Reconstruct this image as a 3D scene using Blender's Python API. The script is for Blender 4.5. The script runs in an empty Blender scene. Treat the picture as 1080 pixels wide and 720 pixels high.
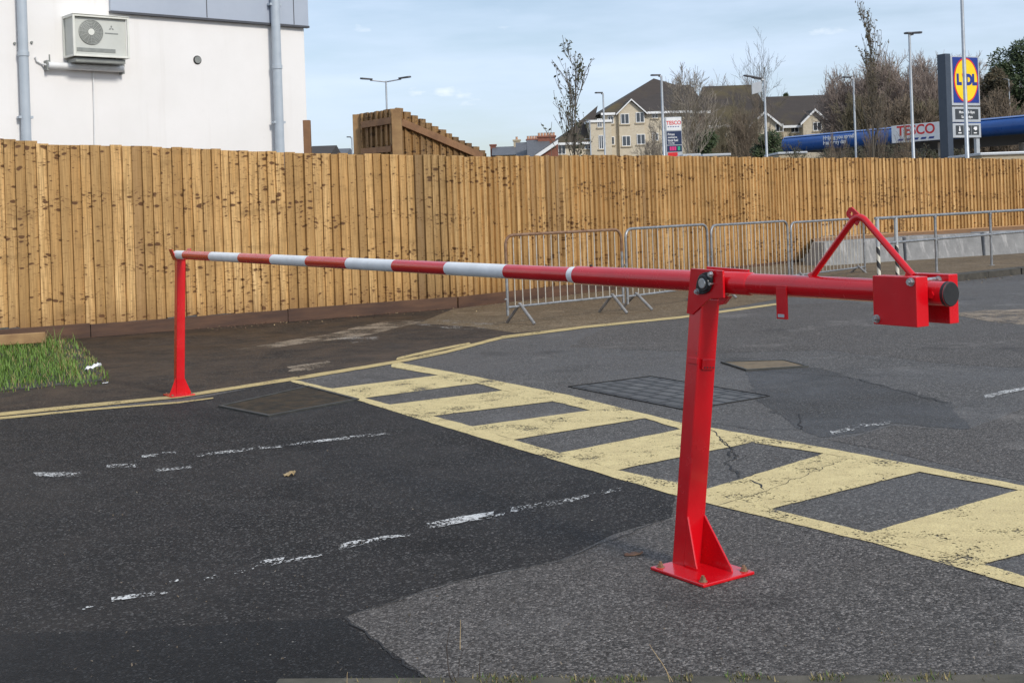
import bpy, bmesh, math, random
from mathutils import Vector, Matrix, noise
random.seed(7)
R = math.radians
sc = bpy.context.scene
COL = sc.collection
# ------------------------------------------------------------------ camera
H, F = 1.40, 1350.0            # eye height (m), focal length in px of a 1080 px wide frame
ROLL = R(2.0)
CX, CY = 540.0, 221.0          # principal point (lens shift)
RV = Vector((math.cos(ROLL), 0, -math.sin(ROLL)))
UV_ = Vector((math.sin(ROLL), 0, math.cos(ROLL)))
FV = Vector((0, 1, 0))
CAM = Vector((0, 0, H))
cd = bpy.data.cameras.new('camera'); cam = bpy.data.objects.new('camera', cd); COL.objects.link(cam)
cd.sensor_width = 36; cd.lens = F/1080*36
cd.shift_y = -(360-CY)/1080
cd.clip_start = 0.05; cd.clip_end = 6000
cam.matrix_world = Matrix(((RV.x, UV_.x, -FV.x, 0), (RV.y, UV_.y, -FV.y, 0), (RV.z, UV_.z, -FV.z, H), (0, 0, 0, 1)))
sc.camera = cam

def ray(px, py):
    return RV*((px-CX)/F) + UV_*(-(py-CY)/F) + FV
def P(px, py, Y):
    return CAM + ray(px, py)*Y
def G(px, py, z=0.0):
    d = ray(px, py); return CAM + d*((z-H)/d.z)
def RP(px, py, p0, n):
    d = ray(px, py); return CAM + d*((p0-CAM).dot(n)/d.dot(n))

# ------------------------------------------------------------------ materials
class NT:
    def __init__(s, name):
        s.m = bpy.data.materials.new(name); s.m.use_nodes = True
        s.t = s.m.node_tree; s.t.nodes.clear()
        s.out = s.n('ShaderNodeOutputMaterial')
    def n(s, typ, **kw):
        nd = s.t.nodes.new(typ)
        for k, v in kw.items():
            if k in ('operation', 'blend_type', 'data_type', 'feature', 'attribute_name', 'noise_dimensions', 'voronoi_dimensions', 'wave_type', 'interpolation_type', 'distance', 'bands_direction', 'clamp', 'offset', 'squash'):
                setattr(nd, k, v)
            else:
                nd.inputs[k.replace('_', ' ')].default_value = v
        return nd
    def l(s, a, b): s.t.links.new(a, b)
    def coord(s, kind='Object', scale=(1, 1, 1), loc=(0, 0, 0)):
        tc = s.n('ShaderNodeTexCoord'); mp = s.n('ShaderNodeMapping')
        mp.inputs['Scale'].default_value = scale; mp.inputs['Location'].default_value = loc
        s.l(tc.outputs[kind], mp.inputs['Vector']); return mp.outputs[0]
    def noise(s, vec, scale, detail=4, rough=.55):
        nd = s.n('ShaderNodeTexNoise'); nd.inputs['Scale'].default_value = scale
        nd.inputs['Detail'].default_value = detail; nd.inputs['Roughness'].default_value = rough
        s.l(vec, nd.inputs['Vector']); return nd.outputs['Fac']
    def vor(s, vec, scale, feature='F1', rnd=1.0):
        nd = s.n('ShaderNodeTexVoronoi', feature=feature); nd.inputs['Scale'].default_value = scale
        nd.inputs['Randomness'].default_value = rnd
        s.l(vec, nd.inputs['Vector']); return nd
    def ramp(s, fac, stops, interp='LINEAR'):
        nd = s.n('ShaderNodeValToRGB'); cr = nd.color_ramp; cr.interpolation = interp
        while len(cr.elements) < len(stops): cr.elements.new(.5)
        for e, (p, c) in zip(cr.elements, stops):
            e.position = p; e.color = (c, c, c, 1) if isinstance(c, (int, float)) else (*c, 1)
        s.l(fac, nd.inputs[0]); return nd.outputs[0]
    def mix(s, fac, a, b, blend='MIX'):
        nd = s.n('ShaderNodeMix', data_type='RGBA', blend_type=blend)
        if isinstance(fac, (int, float)): nd.inputs[0].default_value = fac
        else: s.l(fac, nd.inputs[0])
        for v, i in ((a, 6), (b, 7)):
            if isinstance(v, (tuple, list)): nd.inputs[i].default_value = (*v, 1) if len(v) == 3 else v
            else: s.l(v, nd.inputs[i])
        return nd.outputs[2]
    def math(s, op, a, b=0.0, clamp=False):
        nd = s.n('ShaderNodeMath', operation=op); nd.use_clamp = clamp
        for v, i in ((a, 0), (b, 1)):
            if isinstance(v, (int, float)): nd.inputs[i].default_value = v
            else: s.l(v, nd.inputs[i])
        return nd.outputs[0]
    def bsdf(s, col, rough=.6, metal=0.0, bump=None, bstr=.3, bdist=.01, spec=.5, coat=0.0, trans=0.0, alpha=None):
        b = s.n('ShaderNodeBsdfPrincipled')
        for v, k in ((col, 'Base Color'), (rough, 'Roughness'), (metal, 'Metallic'), (spec, 'Specular IOR Level'), (coat, 'Coat Weight'), (trans, 'Transmission Weight')):
            if isinstance(v, (int, float)): b.inputs[k].default_value = v
            elif isinstance(v, tuple): b.inputs[k].default_value = (*v, 1)
            else: s.l(v, b.inputs[k])
        if alpha is not None: s.l(alpha, b.inputs['Alpha'])
        if bump is not None:
            bn = s.n('ShaderNodeBump'); bn.inputs['Strength'].default_value = bstr; bn.inputs['Distance'].default_value = bdist
            s.l(bump, bn.inputs['Height']); s.l(bn.outputs[0], b.inputs['Normal'])
        s.l(b.outputs[0], s.out.inputs[0]); return s.m

def plain(name, c1, c2=None, scale=6, rough=.6, metal=0, bstr=.15, bscale=60, coat=0.0, spec=.5, rvar=.1, coord='Object', stretch=(1, 1, 1)):
    t = NT(name); v = t.coord(coord, stretch)
    c2 = c2 or tuple(x*.8 for x in c1)
    n1 = t.noise(v, scale, 6, .6)
    col = t.mix(t.ramp(n1, [(.35, 0), (.65, 1)]), c1, c2)
    r = t.math('ADD', t.math('MULTIPLY', t.noise(v, scale*2.3, 3), rvar*2), rough-rvar)
    return t.bsdf(col, r, metal, t.noise(v, bscale, 3), bstr, .004, spec, coat)

M = {}
def asphalt(name, base, dark, stone, sscale=95, wet=0.0, big=.35, tint=(.075, .062, .05), tintamt=.25, spec=.34):
    t = NT(name); v = t.coord('Object')
    big1 = t.ramp(t.noise(v, .55, 5, .6), [(.38, 0), (.62, 1)])
    med = t.ramp(t.noise(v, 2.7, 5, .65), [(.35, 0), (.7, 1)])
    vo = t.vor(v, sscale)
    cellv = t.n('ShaderNodeSeparateColor'); t.l(vo.outputs['Color'], cellv.inputs[0])
    c = t.mix(t.ramp(cellv.outputs[0], [(.0, 0), (.55, .35), (.97, 1)]), dark, base)
    c = t.mix(t.ramp(cellv.outputs[1], [(.80, 0), (.97, 1)]), c, stone)
    fine = t.noise(v, 240, 2, .7)
    c = t.mix(t.ramp(fine, [(.38, .75), (.60, 0)]), c, tuple(x*.45 for x in dark))
    c = t.mix(t.math('MULTIPLY', big1, big), c, tuple(x*.5 for x in base))
    c = t.mix(t.math('MULTIPLY', med, tintamt), c, tint)
    # pale grit here and there
    vg = t.vor(v, 17); vs = t.n('ShaderNodeSeparateColor'); t.l(vg.outputs['Color'], vs.inputs[0])
    g = t.math('MULTIPLY', t.ramp(vg.outputs['Distance'], [(.045, 1), (.075, 0)]), t.ramp(vs.outputs[0], [(.72, 0), (.74, 1)]))
    c = t.mix(g, c, (.30, .28, .25))
    oil = t.ramp(t.noise(v, 1.25, 3, .45), [(.60, 0), (.74, .55)])
    c = t.mix(oil, c, tuple(x*.55 for x in dark))
    pal = t.ramp(t.noise(v, .9, 6, .7), [(.56, 0), (.72, .35)])
    c = t.mix(pal, c, tuple(min(1, x*1.5) for x in base))
    hgt = t.math('ADD', t.math('MULTIPLY', vo.outputs['Distance'], -1.0), t.math('MULTIPLY', fine, .6))
    r = t.ramp(t.math('ADD', t.math('MULTIPLY', big1, .7), t.math('MULTIPLY', med, .3)), [(.0, .82), (1.0, .82-wet)])
    return t.bsdf(c, r, 0, hgt, .7, .007, spec)

M['asphalt'] = asphalt('old_asphalt', (.200, .186, .173), (.052, .048, .044), (.34, .32, .295), 105, .25)
M['asphalt_light'] = asphalt('worn_asphalt', (.235, .213, .194), (.032, .029, .026), (.37, .335, .305), 120, .12, .22, spec=.24)
M['tarmac'] = asphalt('new_tarmac', (.052, .048, .045), (.011, .0104, .010), (.19, .18, .17), 115, .22, .4, (.055, .044, .036), .2, .20)
M['tarmac_fresh'] = asphalt('fresh_tarmac', (.027, .026, .026), (.010, .0095, .009), (.07, .07, .07), 140, .3, .3, (.03, .03, .03), .1, .22)
M['tarmac_wet'] = asphalt('damp_tarmac', (.110, .102, .094), (.032, .029, .027), (.21, .20, .185), 110, .40, .4, (.05, .042, .035), .3)
M['dirt_pave'] = asphalt('dirty_pavement', (.070, .056, .046), (.022, .018, .015), (.17, .145, .115), 80, .35, .5, (.105, .070, .045), .6, .18)
M['tan_pave'] = asphalt('muddy_pavement', (.30, .225, .145), (.12, .088, .056), (.40, .32, .22), 50, .15, .3, (.16, .11, .06), .45, .12)
M['grit'] = asphalt('gravel_grit', (.27, .22, .165), (.12, .095, .07), (.40, .34, .27), 40, .05, .2, (.15, .10, .06), .35)

def paint(name, col, wear, dirt):
    t = NT(name); v = t.coord('Object')
    w = t.math('ADD', t.math('MULTIPLY', t.noise(v, 3.0, 6, .7), .55), t.math('MULTIPLY', t.noise(v, 55, 4, .75), .5))
    vo = t.vor(v, 85)
    w2 = t.math('ADD', w, t.math('MULTIPLY', vo.outputs['Distance'], .12))
    a = t.ramp(w2, [(wear, 1), (wear+.025, 0)])
    d = t.ramp(t.noise(v, 9, 6, .7), [(.35, 0), (.75, 1)])
    c = t.mix(t.math('MULTIPLY', d, .75), col, dirt)
    c = t.mix(t.ramp(t.noise(v, 150, 2), [(.45, 0), (.7, .45)]), c, tuple(x*.5 for x in dirt))
    return t.bsdf(c, .7, 0, vo.outputs['Distance'], .35, .004, .4, alpha=a)
M['yellow'] = paint('yellow_road_paint', (.72, .58, .28), .645, (.47, .36, .17))
M['yellow_line'] = paint('yellow_line_paint', (.60, .455, .19), .66, (.36, .27, .14))
M['white_line'] = paint('white_road_paint', (.74, .73, .70), .535, (.50, .48, .45))
M['scuff'] = paint('pale_scuff_marks', (.60, .56, .50), .50, (.35, .30, .24))
M['scuff_tan'] = paint('tan_grit', (.30, .235, .165), .585, (.20, .15, .10))
M['crack'] = plain('crack_tar', (.012, .011, .011), (.02, .019, .018), rough=.8)

def wood(name, light, mid, grey, knot):
    t = NT(name)
    uv = t.n('ShaderNodeUVMap'); uv.uv_map = 'board'
    at = t.n('ShaderNodeAttribute', attribute_name='rnd')
    at2 = t.n('ShaderNodeAttribute', attribute_name='dk')
    sep = t.n('ShaderNodeSeparateXYZ'); t.l(uv.outputs[0], sep.inputs[0])
    def vec(sx, sz, k):
        cb = t.n('ShaderNodeCombineXYZ')
        t.l(t.math('MULTIPLY', sep.outputs[0], sx), cb.inputs[0])
        t.l(t.math('MULTIPLY', t.math('ADD', sep.outputs[1], t.math('MULTIPLY', at.outputs['Fac'], k)), sz), cb.inputs[1])
        t.l(t.math('MULTIPLY', at.outputs['Fac'], 7*k), cb.inputs[2])
        return cb.outputs[0]
    grain = t.noise(vec(70, 2.2, 9.0), 1.0, 5, .6)
    broad = t.noise(vec(9, .8, 9.0), 1.0, 3, .5)
    c = t.mix(t.ramp(broad, [(.3, 0), (.7, 1)]), light, mid)
    c = t.mix(t.ramp(at.outputs['Fac'], [(.0, 0), (.30, .0), (.60, .55), (.95, 1)]), c, tuple(x*.66 for x in mid))
    c = t.mix(t.ramp(at.outputs['Fac'], [(.965, 0), (.975, .55)]), c, grey)
    hue = t.math('FRACT', t.math('MULTIPLY', at.outputs['Fac'], 37.7))
    c = t.mix(t.ramp(hue, [(.5, 0), (.95, .5)]), c, (.50, .275, .095))
    fl = t.noise(vec(150, 1.1, 9.0), 1.0, 2, .5)
    c = t.mix(t.ramp(fl, [(.36, .55), (.50, 0)]), c, tuple(x*.42 for x in mid))
    c = t.mix(t.ramp(grain, [(.40, .7), (.58, 0)]), c, tuple(x*.5 for x in mid))
    # knots, gathered in rows that run across neighbouring boards
    warp = t.noise(vec(6, 5, .05), 1.0, 2)
    kv = t.n('ShaderNodeCombineXYZ')
    t.l(t.math('ADD', t.math('MULTIPLY', sep.outputs[0], 11), t.math('MULTIPLY', at.outputs['Fac'], .4)), kv.inputs[0])
    t.l(t.math('ADD', t.math('MULTIPLY', t.math('ADD', sep.outputs[1], t.math('MULTIPLY', at.outputs['Fac'], .12)), 21), t.math('MULTIPLY', warp, 1.6)), kv.inputs[1])
    vo = t.vor(kv.outputs[0], 1.0)
    row = t.n('ShaderNodeCombineXYZ')
    t.l(t.math('MULTIPLY', sep.outputs[0], .55), row.inputs[0]); t.l(t.math('MULTIPLY', sep.outputs[1], 3.3), row.inputs[1])
    rown = t.noise(row.outputs[0], 1.0, 2, .5)
    rmask = t.ramp(rown, [(.44, .30), (.58, 1)])
    cs = t.n('ShaderNodeSeparateColor'); t.l(vo.outputs['Color'], cs.inputs[0])
    thr = t.math('MULTIPLY', rmask, t.math('MULTIPLY', t.math('POWER', cs.outputs[0], 1.5), .46))
    kn = t.ramp(t.math('SUBTRACT', vo.outputs['Distance'], thr), [(.0, 1), (.055, 0)])
    halo = t.ramp(t.math('SUBTRACT', vo.outputs['Distance'], thr), [(.0, .6), (.32, 0)])
    c = t.mix(t.math('MULTIPLY', halo, rmask), c, tuple(x*.5 for x in mid))
    # smoky rain stain rows
    stn = t.n('ShaderNodeCombineXYZ'); t.l(t.math('MULTIPLY', sep.outputs[0], .8), stn.inputs[0]); t.l(t.math('MULTIPLY', sep.outputs[1], 2.0), stn.inputs[1])
    st = t.noise(stn.outputs[0], 2.1, 4, .65)
    c = t.mix(t.ramp(st, [(.56, 0), (.74, .6)]), c, tuple(x*.35 for x in mid))
    dv = t.n('ShaderNodeCombineXYZ'); t.l(t.math('MULTIPLY', sep.outputs[0], 16), dv.inputs[0])
    t.l(t.math('MULTIPLY', t.math('ADD', t.math('ADD', sep.outputs[1], t.math('MULTIPLY', at.outputs['Fac'], .1)), t.math('MULTIPLY', t.noise(vec(11, 1.0, .1), 1.0, 1), .10)), 46), dv.inputs[1])
    dash = t.ramp(t.noise(dv.outputs[0], 1.0, 2, .5), [(.585, 0), (.665, .8)])
    c = t.mix(t.math('MULTIPLY', dash, rmask), c, tuple(x*1.4 for x in knot))
    c = t.mix(t.math('MULTIPLY', kn, .88), c, knot)
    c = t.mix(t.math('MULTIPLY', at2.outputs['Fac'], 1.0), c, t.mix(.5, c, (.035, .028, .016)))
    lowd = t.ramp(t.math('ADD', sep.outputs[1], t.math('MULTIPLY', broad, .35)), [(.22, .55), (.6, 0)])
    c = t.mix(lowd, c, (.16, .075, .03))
    return t.bsdf(c, .62, 0, t.math('SUBTRACT', grain, t.math('MULTIPLY', kn, .5)), .25, .004, .35)
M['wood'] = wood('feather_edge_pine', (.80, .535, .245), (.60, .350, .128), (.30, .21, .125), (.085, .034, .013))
M['wood_old'] = wood('weathered_pine', (.36, .225, .105), (.25, .145, .06), (.13, .10, .065), (.05, .025, .012))
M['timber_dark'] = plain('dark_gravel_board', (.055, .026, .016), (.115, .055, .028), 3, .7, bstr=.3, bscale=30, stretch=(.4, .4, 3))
M['timber_rail'] = plain('timber_rail', (.25, .13, .06), (.17, .085, .04), 4, .7, bstr=.2, bscale=40)
M['timber_low'] = plain('tan_gravel_board', (.42, .25, .12), (.30, .17, .08), 3, .8)  # lighter brown boards of the right-hand run
M['timber_pale'] = plain('pale_timber', (.36, .22, .095), (.22, .12, .05), 4, .7, bstr=.3, bscale=40)

def redpaint():
    t = NT('red_gloss_paint'); v = t.coord('Object')
    n1 = t.noise(v, 3.5, 5, .6)
    c = t.mix(t.ramp(n1, [(.35, 0), (.7, 1)]), (.66, .004, .011), (.54, .003, .008))
    dust = t.ramp(t.noise(v, 26, 6, .75), [(.62, 0), (.80, .10)])
    c = t.mix(dust, c, (.45, .20, .16))
    ch = t.vor(v, 34); cs2 = t.n('ShaderNodeSeparateColor'); t.l(ch.outputs['Color'], cs2.inputs[0])
    chip = t.math('MULTIPLY', t.ramp(t.math('ADD', ch.outputs['Distance'], t.math('MULTIPLY', t.noise(v, 160, 2), .16)), [(.13, 1), (.16, 0)]), t.ramp(cs2.outputs[0], [(.93, 0), (.94, .8)]))
    c = t.mix(chip, c, (.10, .035, .02))
    return t.bsdf(c, t.ramp(t.noise(v, 12, 4), [(.3, .17), (.7, .30)]), 0, t.noise(v, 45, 2), .05, .002, .5, .25)
M['red'] = redpaint()
M['white_band'] = plain('white_band_paint', (.86, .86, .85), (.76, .76, .75), 8, .4, bstr=.05)
M['zinc'] = plain('zinc_bolt', (.55, .55, .54), (.38, .38, .37), 60, .35, .85)
M['rusty_bolt'] = plain('rusty_bolt', (.32, .22, .14), (.20, .10, .05), 80, .6, .4)
M['black'] = plain('black_rubber', (.012, .012, .013), (.02, .02, .02), 30, .5)
M['black_iron'] = plain('black_iron', (.010, .011, .012), (.022, .022, .022), 50, .4)
M['galv'] = plain('galvanised_steel', (.36, .365, .37), (.21, .215, .22), 18, .45, .55, bstr=.1, bscale=90)
M['galv_dark'] = plain('dull_galvanised', (.20, .19, .18), (.33, .32, .31), 12, .55, .4)
M['galv_pale'] = plain('pale_zinc_bar', (.60, .56, .48), (.46, .42, .36), 22, .5, .2)
M['rust'] = plain('rusty_steel', (.17, .085, .045), (.27, .17, .11), 16, .75, .2, bstr=.4, bscale=120)
def render_wall():
    t = NT('white_render'); v = t.coord('Object'); s = t.coord('Object', (2.6, 2.6, .16))
    c = t.mix(t.ramp(t.noise(v, .7, 6, .65), [(.35, 0), (.7, 1)]), (.79, .77, .755), (.74, .72, .70))
    c = t.mix(t.ramp(t.noise(s, 1.5, 5, .6), [(.56, 0), (.78, .45)]), c, (.62, .585, .55))
    c = t.mix(t.ramp(t.noise(v, 9, 6, .8), [(.62, 0), (.8, .35)]), c, (.60, .57, .54))
    return t.bsdf(c, .85, 0, t.noise(v, 160, 3), .25, .004)
M['render_wall'] = render_wall()
M['cladding'] = plain('grey_cladding', (.40, .44, .51), (.37, .41, .48), 2, .4, .1, bstr=.02)
M['clad_edge'] = plain('dark_flashing', (.05, .055, .065), (.07, .07, .08), 5, .5)
M['downpipe'] = plain('grey_downpipe', (.43, .48, .53), (.38, .43, .48), 5, .45)
M['ac_white'] = plain('aircon_casing', (.72, .72, .66), (.64, .64, .58), 4, .45)
M['ac_panel'] = plain('aircon_panel', (.55, .56, .52), (.50, .51, .47), 4, .5)
M['ac_grille'] = plain('aircon_grille', (.26, .27, .25), (.20, .21, .20), 10, .5)
M['ac_fan'] = plain('aircon_fan', (.40, .41, .38), (.34, .35, .33), 10, .5)
M['dark'] = plain('dark_void', (.02, .02, .022), (.03, .03, .03), 6, .7)
M['plastic'] = plain('white_plastic', (.74, .74, .73), (.66, .66, .66), 6, .45)
def concrete():
    t = NT('stained_concrete'); v = t.coord('Object')
    a = t.ramp(t.noise(v, 1.6, 6, .7), [(.35, 0), (.68, 1)])
    c = t.mix(a, (.27, .267, .262), (.135, .134, .132))
    vv = t.coord('Object', (5, 5, .5))
    c = t.mix(t.ramp(t.noise(vv, 1.5, 4, .6), [(.55, 0), (.72, .6)]), c, (.52, .50, .48))
    c = t.mix(t.ramp(t.noise(v, 40, 3), [(.5, 0), (.75, .4)]), c, (.13, .125, .12))
    return t.bsdf(c, .85, 0, t.noise(v, 60, 4), .3, .006)
M['concrete'] = concrete()
M['kerb'] = plain('mossy_kerb', (.035, .032, .025), (.075, .066, .052), 9, .85, bstr=.5, bscale=60)
M['edging'] = plain('dirty_concrete_edging', (.115, .10, .075), (.055, .050, .036), 7, .9, bstr=.5, bscale=70)
M['soil'] = plain('brown_soil', (.26, .145, .07), (.15, .085, .045), 6, .95, bstr=.6, bscale=40)
M['moss'] = plain('moss_clump', (.065, .075, .018), (.13, .11, .04), 30, .95)
M['brick'] = None
def brickmat(name, a, b, mort, scale):
    t = NT(name); v = t.coord('Object')
    tc = t.n('ShaderNodeSeparateXYZ'); t.l(v, tc.inputs[0])
    cb = t.n('ShaderNodeCombineXYZ'); t.l(t.math('ADD', tc.outputs[0], tc.outputs[1]), cb.inputs[0]); t.l(tc.outputs[2], cb.inputs[1])
    br = t.n('ShaderNodeTexBrick'); t.l(cb.outputs[0], br.inputs['Vector'])
    br.inputs['Color1'].default_value = (*a, 1); br.inputs['Color2'].default_value = (*b, 1); br.inputs['Mortar'].default_value = (*mort, 1)
    br.inputs['Scale'].default_value = scale
    c = t.mix(t.math('MULTIPLY', t.noise(v, .8, 5), .5), br.outputs[0], tuple(x*.6 for x in a))
    return t.bsdf(c, .85)
M['brick'] = brickmat('red_brick', (.27, .085, .05), (.20, .065, .04), (.22, .15, .11), 4)
M['brick_dark'] = brickmat('brown_brick', (.15, .065, .04), (.11, .05, .035), (.12, .09, .07), 4)
M['stone_buff'] = brickmat('buff_stone', (.52, .44, .31), (.42, .35, .24), (.40, .34, .26), 3)
M['stone_cream'] = brickmat('cream_stone', (.64, .56, .43), (.56, .48, .35), (.52, .46, .35), 2)
M['slate'] = plain('slate_roof', (.085, .088, .095), (.13, .132, .14), 5, .6, stretch=(1, 1, 4))
def tiles(name, a, b, mossc, amt):
    t = NT(name); v = t.coord('Object')
    w = t.n('ShaderNodeTexWave', wave_type='BANDS', bands_direction='Z'); t.l(v, w.inputs['Vector']); w.inputs['Scale'].default_value = 1.6; w.inputs['Distortion'].default_value = 1.5
    c = t.mix(t.noise(v, 1.1, 6, .7), a, b)
    c = t.mix(t.math('MULTIPLY', w.outputs['Fac'], .35), c, tuple(x*.45 for x in a))
    c = t.mix(t.math('MULTIPLY', t.ramp(t.noise(v, .16, 4, .6), [(.48, 0), (.66, 1)]), amt), c, mossc)
    return t.bsdf(c, .85, 0, t.noise(v, 5, 3), .4, .05)
M['roof_brown'] = tiles('brown_roof_tiles', (.042, .033, .028), (.068, .053, .044), (.13, .10, .03), .5)
M['upvc'] = plain('white_upvc', (.78, .78, .77), (.72, .72, .71), 6, .4)
def glass(name, c):
    t = NT(name); v = t.coord('Object'); return t.bsdf(t.mix(t.noise(v, .6, 2), c, tuple(x*2.2 for x in c)), .08, 0, None, spec=.8)
M['glass'] = glass('window_glass', (.025, .03, .035))
M['terracotta'] = plain('terracotta_pot', (.52, .30, .19), (.42, .23, .14), 9, .8)
M['pole'] = plain('lamp_pole', (.46, .48, .50), (.38, .40, .42), 6, .4, .5)
M['lamp_head'] = plain('dark_lamp_head', (.06, .065, .07), (.09, .09, .10), 6, .45)
M['navy'] = plain('navy_sign', (.015, .030, .085), (.013, .026, .075), 3, .35)
M['sign_blue'] = plain('blue_sign', (.006, .030, .23), (.006, .026, .20), 3, .35)
M['sign_yellow'] = plain('yellow_sign', (.90, .62, .0), (.85, .57, .0), 3, .35)
M['sign_red'] = plain('red_sign', (.70, .02, .02), (.62, .02, .02), 3, .4)
M['sign_white'] = plain('white_sign', (.80, .80, .79), (.74, .74, .74), 3, .4)
M['sign_grey'] = plain('silver_sign_frame', (.48, .50, .52), (.42, .44, .46), 3, .4, .3)
M['sign_dark'] = plain('charcoal_sign', (.035, .04, .045), (.045, .05, .055), 3, .4)
M['sign_pink'] = plain('pink_digits', (.75, .03, .20), (.70, .03, .18), 3, .4)
M['sign_green'] = plain('green_digits', (.03, .42, .22), (.03, .36, .2), 3, .4)
M['pylon'] = plain('slate_blue_pylon', (.035, .050, .075), (.045, .06, .085), 3, .4)
M['canopy_blue'] = plain('canopy_blue', (.010, .090, .34), (.008, .075, .29), 2, .3, coat=.3)
M['soffit'] = plain('canopy_soffit', (.10, .105, .11), (.08, .085, .09), 2, .6)
M['bark'] = plain('grey_bark', (.085, .070, .052), (.13, .11, .085), 8, .9, bstr=.5, bscale=20)
M['bark_brown'] = plain('brown_twigs', (.145, .11, .077), (.20, .155, .11), 6, .9)
M['bark_olive'] = plain('olive_twigs', (.12, .102, .062), (.17, .14, .085), 6, .9)
M['bark_birch'] = plain('birch_bark', (.30, .26, .21), (.18, .15, .12), 5, .85)
M['bark_purple'] = plain('purple_brown_twigs', (.215, .165, .135), (.29, .23, .195), 6, .9)
M['leaf_dark'] = plain('dark_leaf', (.035, .042, .020), (.055, .055, .025), 5, .7)
M['leaf_ever'] = plain('evergreen_leaf', (.030, .050, .018), (.055, .075, .025), 3, .7)
M['leaf_rust'] = plain('brownish_foliage', (.085, .060, .030), (.055, .050, .025), 3, .8)
def grassm(name, a, b):
    t = NT(name); v = t.coord('Object'); return t.bsdf(t.mix(t.noise(v, 3, 4), a, b), .6, spec=.3)
M['grass1'] = grassm('grass_green', (.11, .20, .030), (.16, .25, .05))
M['grass2'] = grassm('grass_dark', (.050, .10, .016), (.08, .14, .026))
M['grass3'] = grassm('grass_straw', (.33, .25, .11), (.22, .18, .07))
M['litter'] = plain('white_plastic_litter', (.80, .80, .80), (.7, .7, .7), 20, .5)
M['leaf_litter'] = plain('dead_leaf', (.11, .05, .03), (.17, .10, .06), 40, .8)
M['stalk_pale'] = plain('dry_straw_stalk', (.42, .31, .17), (.35, .25, .12), 30, .8)
M['stalk_dark'] = plain('dark_dead_stem', (.030, .022, .018), (.05, .035, .025), 30, .8)
M['rust_cover'] = plain('rusty_iron_cover', (.22, .15, .07), (.14, .095, .045), 9, .6, .3, bstr=.6, bscale=45)
M['wet_cover'] = plain('wet_mossy_cover', (.012, .012, .008), (.060, .040, .020), 7, .6, .0, bstr=.5, bscale=40, spec=.15)
M['cover_frame'] = plain('iron_cover_frame', (.024, .024, .021), (.050, .050, .044), 9, .6)

def setts():
    global MP_SETTS
    t = NT('block_infill'); v = t.coord('Object'); MP_SETTS = t.t.nodes['Mapping']
    br = t.n('ShaderNodeTexBrick'); t.l(v, br.inputs['Vector']); br.inputs['Scale'].default_value = 3.0
    br.inputs['Brick Width'].default_value = .62; br.inputs['Row Height'].default_value = .36; br.inputs['Mortar Size'].default_value = .045
    br.inputs['Color1'].default_value = (.140, .136, .130, 1); br.inputs['Color2'].default_value = (.095, .093, .090, 1); br.inputs['Mortar'].default_value = (.030, .029, .028, 1)
    c = t.mix(t.math('MULTIPLY', t.noise(v, 30, 4), .4), br.outputs[0], (.03, .03, .03))
    return t.bsdf(c, .6, 0, br.outputs['Fac'], -.6, .01, spec=.18)
M['setts'] = setts()
def spiral():
    t = NT('black_white_tape'); v = t.coord('Object'); s = t.n('ShaderNodeSeparateXYZ'); t.l(v, s.inputs[0])
    ang = t.math('DIVIDE', t.math('ARCTAN2', s.outputs[1], s.outputs[0]), 2*math.pi)
    f = t.math('FRACT', t.math('ADD', t.math('MULTIPLY', s.outputs[2], 4.6), t.math('ADD', ang, 3.0)))
    hi = t.math('GREATER_THAN', s.outputs[2], .62)
    c = t.mix(t.ramp(f, [(.0, 0), (.5, 1)], 'CONSTANT'), (.03, .03, .032), (.66, .62, .52))
    return t.bsdf(t.mix(hi, c, (.40, .41, .41)), .5)
M['spiral'] = spiral()
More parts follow.
